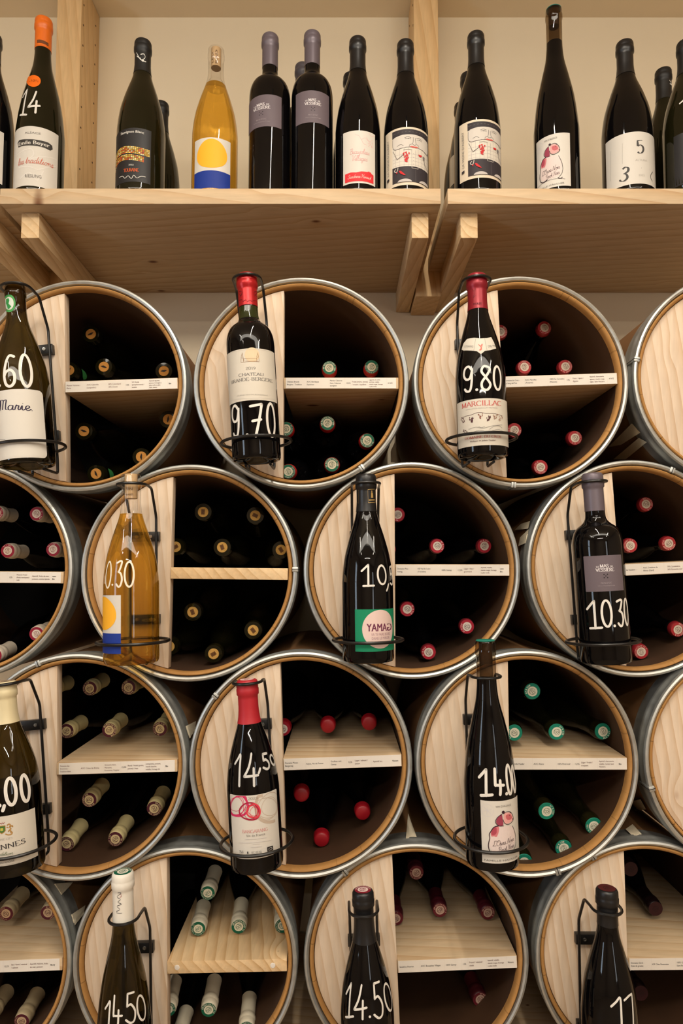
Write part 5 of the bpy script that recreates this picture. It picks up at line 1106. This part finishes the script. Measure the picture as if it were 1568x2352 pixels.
B.p.stroke(B.spx([Z(*p) for p in [(768, 1145), (790, 1135), (805, 1148), (825, 1132), (845, 1150), (860, 1128), (880, 1146), (905, 1136), (935, 1140)]]), .0009, WT, 'signature', 4); B.p.flush()
B = SB(367, 371, 226, 46, 'burgundy', 'dark bottle standing behind the mosaic label bottle', Y=1.385, r=.0405); B.body(G_green); B.capsule(BM, .066)
# amber on the shelf
B = SB(492.5, 494.5, 100, 52, 'burgundy', 'clear bottle of amber wine with yellow egg label on shelf')
ck = amber_bottle(B, B.surf(494, 184)[1])
P = Paint(lambda a, z, off: (.0096 * math.sin(a / .0096), -.0096 * math.cos(a / .0096), z), ck, 0)
P.geo(text_geo('LED', .03), (-.0035, B.h - .034), (-.0035, B.h - .012), .0045, ink(120, 90, 60), 'cork_print'); P.geo(text_geo('RAD', .03), (.0045, B.h - .036), (.0045, B.h - .008), .0045, ink(120, 90, 60), 'cork_print'); P.flush()
B.label_px(Z(1252, 0)[0], Z(1480, 0)[0], Z(1365, 884)[1], Z(1365, 1208)[1], WHITE, ym=Z(0, 1050)[1], xc=Z(1365, 0)[0])
egg_label(B)
# grey label pair
Z = zoom(540, 40, 3.267)
B = SB(618, 617.5, 72, 47.5, 'bordeaux', 'left of two black bottles with mauve grey labels on shelf'); B.body(G_black); B.capsule(MV_F, .064)
B.label_px(Z(105, 0)[0], Z(347, 0)[0], Z(230, 578)[1], Z(230, 817)[1], MAUVE, ym=Z(0, 700)[1], xc=Z(230, 0)[0], wl=-1.35, rounded=.001); mas_label(B)
B = SB(716, 716.5, 66.5, 47.7, 'bordeaux', 'right of two black bottles with mauve grey labels on shelf'); B.body(G_black); B.capsule(MV_F, .066)
B.label_px(Z(455, 0)[0], Z(703, 0)[0], Z(580, 548)[1], Z(580, 788)[1], MAUVE, ym=Z(0, 680)[1], xc=Z(580, 0)[0], rounded=.001); mas_label(B)
B = SB(694, 690, 139, 45, 'bordeaux', 'dark capped bottle standing behind the right grey label bottle', Y=1.315, r=.037); B.body(G_black); B.capsule(plain('dark_mauve_foil', srgb(70, 64, 70), .45), .06)
# beaujolais
B = SB(821.6, 822, 80, 52, 'burgundy', 'black bottle with white label and red base band on shelf'); B.body(G_black); B.capsule(BF, .066)
B.label_px(Z(810, 0)[0], Z(1048, 0)[0], Z(925, 848)[1], Z(925, 1243)[1], WHITE, ym=Z(0, 1050)[1], xc=Z(925, 0)[0])
PK = ink(225, 170, 170); RB = ink(214, 48, 54)
for pl in ([(900, 880), (930, 890), (945, 915), (975, 905), (1000, 930), (1030, 925)], [(985, 900), (1010, 950), (1035, 985)], [(945, 915), (960, 945), (985, 960)], [(1000, 870), (1020, 895), (1040, 890)]): B.p.stroke(B.spx([Z(*p) for p in pl]), .0005, PK, 'vine_drawing', 4)
for k in range(10): B.p.ell(B.surf(*Z(1015 + 18 * math.sin(k * 2.4), 940 + k * 4)), .0008, .0008, PK, 'vine_drawing', 8)
B.text(cursive_geo('Beaujolais', .06, .2), *Z(858, 1032), *Z(1005, 1036), 13, ink(215, 140, 140)); B.text(cursive_geo('Villages', .06, .2), *Z(872, 1080), *Z(990, 1082), 13, ink(215, 140, 140))
B.p.poly([B.st(u, v) for u, v in ((.07, .965), (.93, .965), (.93, .80), (.86, .79), (.83, .765), (.80, .77), (.78, .755), (.72, .775), (.55, .78), (.4, .80), (.25, .79), (.07, .80))], RB, 'red_band')
B.text_st(cursive_geo('Sandrine Henriot', .08, .2), .16, .905, .84, .905, .07, WHITE); B.p.flush()
B = SB(806, 800, 161, 48, 'burgundy', 'dark bottle standing behind the red band label bottle', Y=1.32, r=.038); B.body(G_black); B.capsule(BF, .06)
# the man in the checked shirt
def vigne(B):
    S = lambda pts: [B.st(*p) for p in pts]
    DKB, SKN, CK, GRY = ink(52, 46, 50), ink(206, 198, 188), ink(214, 206, 192), ink(120, 112, 112); RR = ink(200, 36, 40)
    B.p.poly(S([(.20, .04), (.975, .04), (.975, .95), (.20, .95)]), CK, 'shirt')
    for u in (.27, .35, .43, .51, .70, .78, .86, .94): B.p.stroke(S([(u, .36), (u, .69)]), .0004, ink(165, 150, 150), 'shirt_check')
    for v in (.47, .53, .59, .65): B.p.stroke(S([(.21, v), (.97, v)]), .0004, ink(165, 150, 150), 'shirt_check')
    for u in (.57, .645): B.p.stroke(S([(u, .40), (u, .68)]), .0004, GRY, 'shirt_check')
    for v in (.46, .52, .58, .64): B.p.ell(B.st(.607, v), .0005, .0005, DKB, 'shirt_check', 8)
    B.p.poly(S([(.20, .675), (.975, .69), (.975, .95), (.20, .95)]), DKB, 'trousers'); B.p.poly(S([(.20, .04), (.975, .04), (.975, .165), (.75, .15), (.55, .145), (.35, .155), (.20, .165)]), DKB, 'cap')
    B.p.stroke(S([(.21, .09), (.4, .085), (.6, .085), (.8, .085), (.97, .09)]), .0004, GRY, 'cap_seam', 3)
    B.p.poly(S([(.215, .18), (.25, .155), (.4, .135), (.6, .13), (.8, .135), (.95, .155), (.97, .2), (.97, .34), (.94, .385), (.8, .36), (.6, .34), (.4, .36), (.27, .37), (.22, .33)]), SKN, 'face')
    B.p.stroke(S([(.215, .18), (.21, .26), (.22, .33), (.27, .37), (.4, .36), (.6, .345), (.8, .36), (.94, .39), (.97, .34)]), .0008, GRY, 'face_line', 3)
    for pl in ([(.44, .19), (.50, .175), (.56, .19)], [(.45, .21), (.51, .20), (.56, .215)], [(.66, .19), (.73, .18), (.79, .195)], [(.67, .215), (.73, .205), (.78, .22)], [(.60, .18), (.60, .24), (.585, .29), (.54, .31), (.525, .335)], [(.64, .19), (.645, .25), (.66, .29), (.70, .31), (.71, .335)], [(.585, .30), (.62, .315), (.655, .30)], [(.3, .32), (.36, .30), (.42, .32)]): B.p.stroke(S(pl), .0006, DKB, 'face_line', 3)
    for u in (.51, .725): B.p.ell(B.st(u, .207), .0009, .0007, DKB, 'face_line', 8)
    B.p.poly(S([(.53, .345), (.58, .333), (.62, .338), (.66, .333), (.71, .345), (.66, .358), (.58, .358)]), ink(205, 90, 80), 'lips')
    random.seed(9)
    for k in range(34): B.p.ell(B.st(.47 + random.uniform(-.05, .06) * (1.2 - k / 40), .44 + .17 * k / 34), .0012, .0011, RR, 'grapes', 7)
    B.p.stroke(S([(.30, .55), (.37, .51), (.43, .47)]), .0007, DKB, 'hand', 3); B.p.stroke(S([(.22, .38), (.26, .46), (.30, .55)]), .0005, DKB, 'hand', 3); B.p.stroke(S([(.42, .40), (.5, .39), (.58, .40)]), .0005, DKB, 'hand', 3)
    B.p.poly(S([(.70, .46), (.78, .46), (.77, .485), (.74, .495), (.71, .485)]), RR, 'wine_glass'); B.p.poly(S([(.80, .46), (.85, .47), (.85, .51), (.82, .53), (.80, .50)]), GRY, 'pocket_tool'); B.p.stroke(S([(.83, .53), (.86, .60), (.92, .64), (.97, .66)]), .0009, GRY, 'pocket_tool', 3)
    B.p.stroke(S([(.57, .68), (.69, .685), (.69, .72), (.57, .715)]), .0007, SKN, 'buckle', closed=True)
    B.p.stroke(S([(.64, .73), (.64, .94)]), .0003, GRY, 'trouser_seam'); B.p.stroke(S([(.28, .71), (.25, .73), (.26, .755), (.30, .77)]), .0013, SKN, 'secateurs', 3); B.p.stroke(S([(.32, .69), (.31, .74), (.29, .77)]), .0012, SKN, 'secateurs', 3)
    B.p.poly(S([(.33, .75), (.37, .755), (.42, .80), (.46, .84), (.42, .835), (.36, .80)]), RR, 'secateurs'); B.p.poly(S([(.28, .77), (.31, .765), (.30, .80)]), RR, 'secateurs')
    for c, w in ((.44, .13), (.83, .12)): B.p.poly(S([(c - w, .95)] + [(c + w * math.cos(PI - PI * i / 10), .95 - .05 * math.sin(PI * i / 10)) for i in range(11)]), ink(190, 182, 176), 'shoes')
    p0 = B.st(.125, .78); p1 = B.st(.125, .15); B.p.geo(text_geo("LA VIGNE D'ALBERT"), p0, p1, .0042, GY)
    B.p.poly(S([(.07, .83), (.13, .82), (.13, .86), (.07, .87)]), DKB, 'pictogram'); B.p.flush()
LABC = plain('ivory_label_paper', srgb(218, 203, 180), .5, spec=.3)
B = SB(932.6, 933.5, 87, 51.3, 'burgundy', 'black bottle with checked shirt man label on the middle shelf end'); B.body(G_black); B.capsule(BF, .066)
B.label_px(Z(1130, 0)[0], Z(1443, 0)[0], Z(1290, 822)[1], Z(1290, 1256)[1], LABC, ym=Z(0, 1050)[1], xc=Z(1290, 0)[0]); vigne(B)
Z = zoom(1000, 0, 2.76)
B = SB(1097, 1098, 68, 53, 'burgundy', 'black bottle with checked shirt man label on the right shelf'); B.body(G_black); B.capsule(BF, .066)
B.label_px(Z(152, 0)[0], Z(412, 0)[0], Z(275, 756)[1], Z(275, 1127)[1], LABC, ym=Z(0, 950)[1], xc=Z(275, 0)[0]); vigne(B)
B = SB(1078, 1069, 160, 48, 'burgundy', 'dark bottle directly behind the right shelf checked shirt bottle', Y=1.315, r=.0395); B.body(G_black); B.capsule(BF, .066); B.label_px(1031, 0, 362, 428, LABC, ym=410, wr=.5, xc=1036)
B = SB(1062, 1052, 228, 48, 'burgundy', 'rearmost dark bottle behind the right shelf checked shirt bottle', Y=1.402, r=.0395); B.body(G_black); B.capsule(BF, .066)
# tall bear bottle on the shelf
B = SB(1279.7, 1282, 10, 50.7, 'flute', 'tall black flute bottle with bear label on the right shelf')
zl = B.surf(1281, 88)[1]; B.body(G_black, 56, zl); B.neck_shell(G_brown, zl + .0003); B.cork_top(.034, plain('brown_cork', srgb(120, 92, 62), .85, noise=.2, nscale=240)); B.top_disc(plain('teal_cap', srgb(28, 128, 110), .5))
B.label_px(0, Z(853, 0)[0], Z(800, 841)[1], Z(800, 1178)[1], WHITE, ym=Z(0, 1000)[1], wl=-1.35, xc=Z(800, 0)[0]); bear_label(B)
# numbers label
B = SB(1443, 1441.5, 87, 56, 'burgundy', 'black bottle with white label of large numerals 5 and 3'); B.body(G_black); B.capsule(BF, .068)
B.label_px(0, 0, Z(1240, 837)[1], Z(1240, 1168)[1], WHITE, wl=-1.36, wr=1.32, xc=Z(1240, 0)[0])
DG = ink(70, 68, 66)
B.text(serif_geo('5', .17, .25), *Z(1278, 972), *Z(1330, 972), 30, DG); B.text(serif_geo('3', .17, .25), *Z(1160, 1152), *Z(1224, 1150), 32, DG); B.text(text_geo('ALTURA'), *Z(1265, 1022), *Z(1338, 1026), 4.5, LG); B.text(text_geo('2022'), *Z(1285, 1117), *Z(1324, 1119), 4.5, LG)
B.p.stroke(B.spx([Z(*p) for p in [(1374, 1090), (1362, 1110), (1362, 1130), (1372, 1150)]]), .0012, DG, 'lettering', 4); B.p.ell(B.surf(*Z(1303, 1066)), .0004, .0004, DG, 'lettering', 8)
B.p.stroke(B.spx([Z(1110, 960), Z(1109, 1150)]), .0006, LG, 'fine_print'); B.p.stroke(B.spx([Z(1184, 910), Z(1184, 1040)]), .0004, LG, 'fine_print'); B.p.flush()
B = SB(1531, 1537, 150, 50, 'burgundy', 'dark bottle with white bird on its capsule, partly hidden', Y=1.315, r=.0405); B.body(G_green); cp = B.capsule(BM, .066); bird_print(B, cp, zoom(1000, 0, 2.76), 600, 170)
B = SB(1585, 1588, 86, 55, 'burgundy', 'dark bottle cut off at the right frame edge', Y=1.20); B.body(G_green); B.capsule(BM, .066); B.label_px(1548, 0, 308, 428, BLAB, wr=1.0, xc=1560)
B.price([('1', 1560, 228, 1585, 262)], 4, MARK)
# ------------------------------------------------------------------ webbing straps between the drums
def on_drum(x, y):
    """where the sight line first meets a drum's outer shell"""
    for k in range(160):
        Y = 1.132 + k * .002; p = at(x, y, Y)
        if any((p.x - c.x) ** 2 + (p.z - c.z) ** 2 < (.1772 * KS) ** 2 for c in cen.values()): return at(x, y, Y - .001)
    return at(x, y, 1.30)
def strap(label, bands):
    t = None; n = 7
    for P in bands:
        g = []
        for i in range(n):
            for j in range(n):
                u, w = i / (n - 1), j / (n - 1)
                x = (P[0][0] * (1 - u) + P[1][0] * u) * (1 - w) + (P[3][0] * (1 - u) + P[2][0] * u) * w
                y = (P[0][1] * (1 - u) + P[1][1] * u) * (1 - w) + (P[3][1] * (1 - u) + P[2][1] * u) * w
                g.append(on_drum(x, y))
        if t is None: t = thing('webbing_strap', label, 'strap', Matrix.Translation(sum(g, Vector()) / len(g)), 'cream straps tying the drums')
        o0 = Vector(t.location); m = n * n
        v = [p - o0 for p in g] + [p - o0 + Vector((0, -.0014, 0)) for p in g]
        f = []
        for i in range(n - 1):
            for j in range(n - 1):
                q = (i * n + j, i * n + j + 1, (i + 1) * n + j + 1, (i + 1) * n + j); f += [q, tuple(m + k for k in reversed(q))]
        for k in range(n - 1):
            for a, b in ((k * n, (k + 1) * n), (k * n + n - 1, (k + 1) * n + n - 1), (k, k + 1), ((n - 1) * n + k, (n - 1) * n + k + 1)): f.append((a, b, m + b, m + a))
        mesh_obj('band', v, f, M_strap, t, 30)
strap('cream webbing strap in the gap right of the vine label drum', [[(1396, 1027), (1450, 973), (1469, 994), (1425, 1022)], [(1408, 1055), (1466, 1006), (1484, 1016), (1436, 1055)]])
strap('cream webbing strap end above the black keyhole capsule bottle', [[(907, 1014), (897, 1036), (897, 1062), (909, 1062)]])
strap('cream webbing strap left of the mauve label drum', [[(1181, 1218), (1196, 1203), (1216, 1197), (1212, 1214)], [(1190, 1254), (1194, 1234), (1213, 1216), (1209, 1246)]])
strap('cream webbing strap left of the tall bear label bottle', [[(937, 1868), (931, 1934), (961, 1934), (944, 1888)]])
strap('cream webbing strap right of the drum with teal caps', [[(1436, 1904), (1452, 1893), (1490, 1934), (1466, 1934)], [(1450, 1840), (1470, 1836), (1482, 1858), (1458, 1862)]])
strap('short cream strap between the two left third row drums', [[(426, 1668), (450, 1656), (448, 1676), (436, 1696)]])
strap('cream webbing strap left of the white capsule bottle', [[(120, 2030), (168, 2026), (158, 2038), (140, 2056)], [(160, 2103), (196, 2079), (192, 2100), (170, 2127)]])
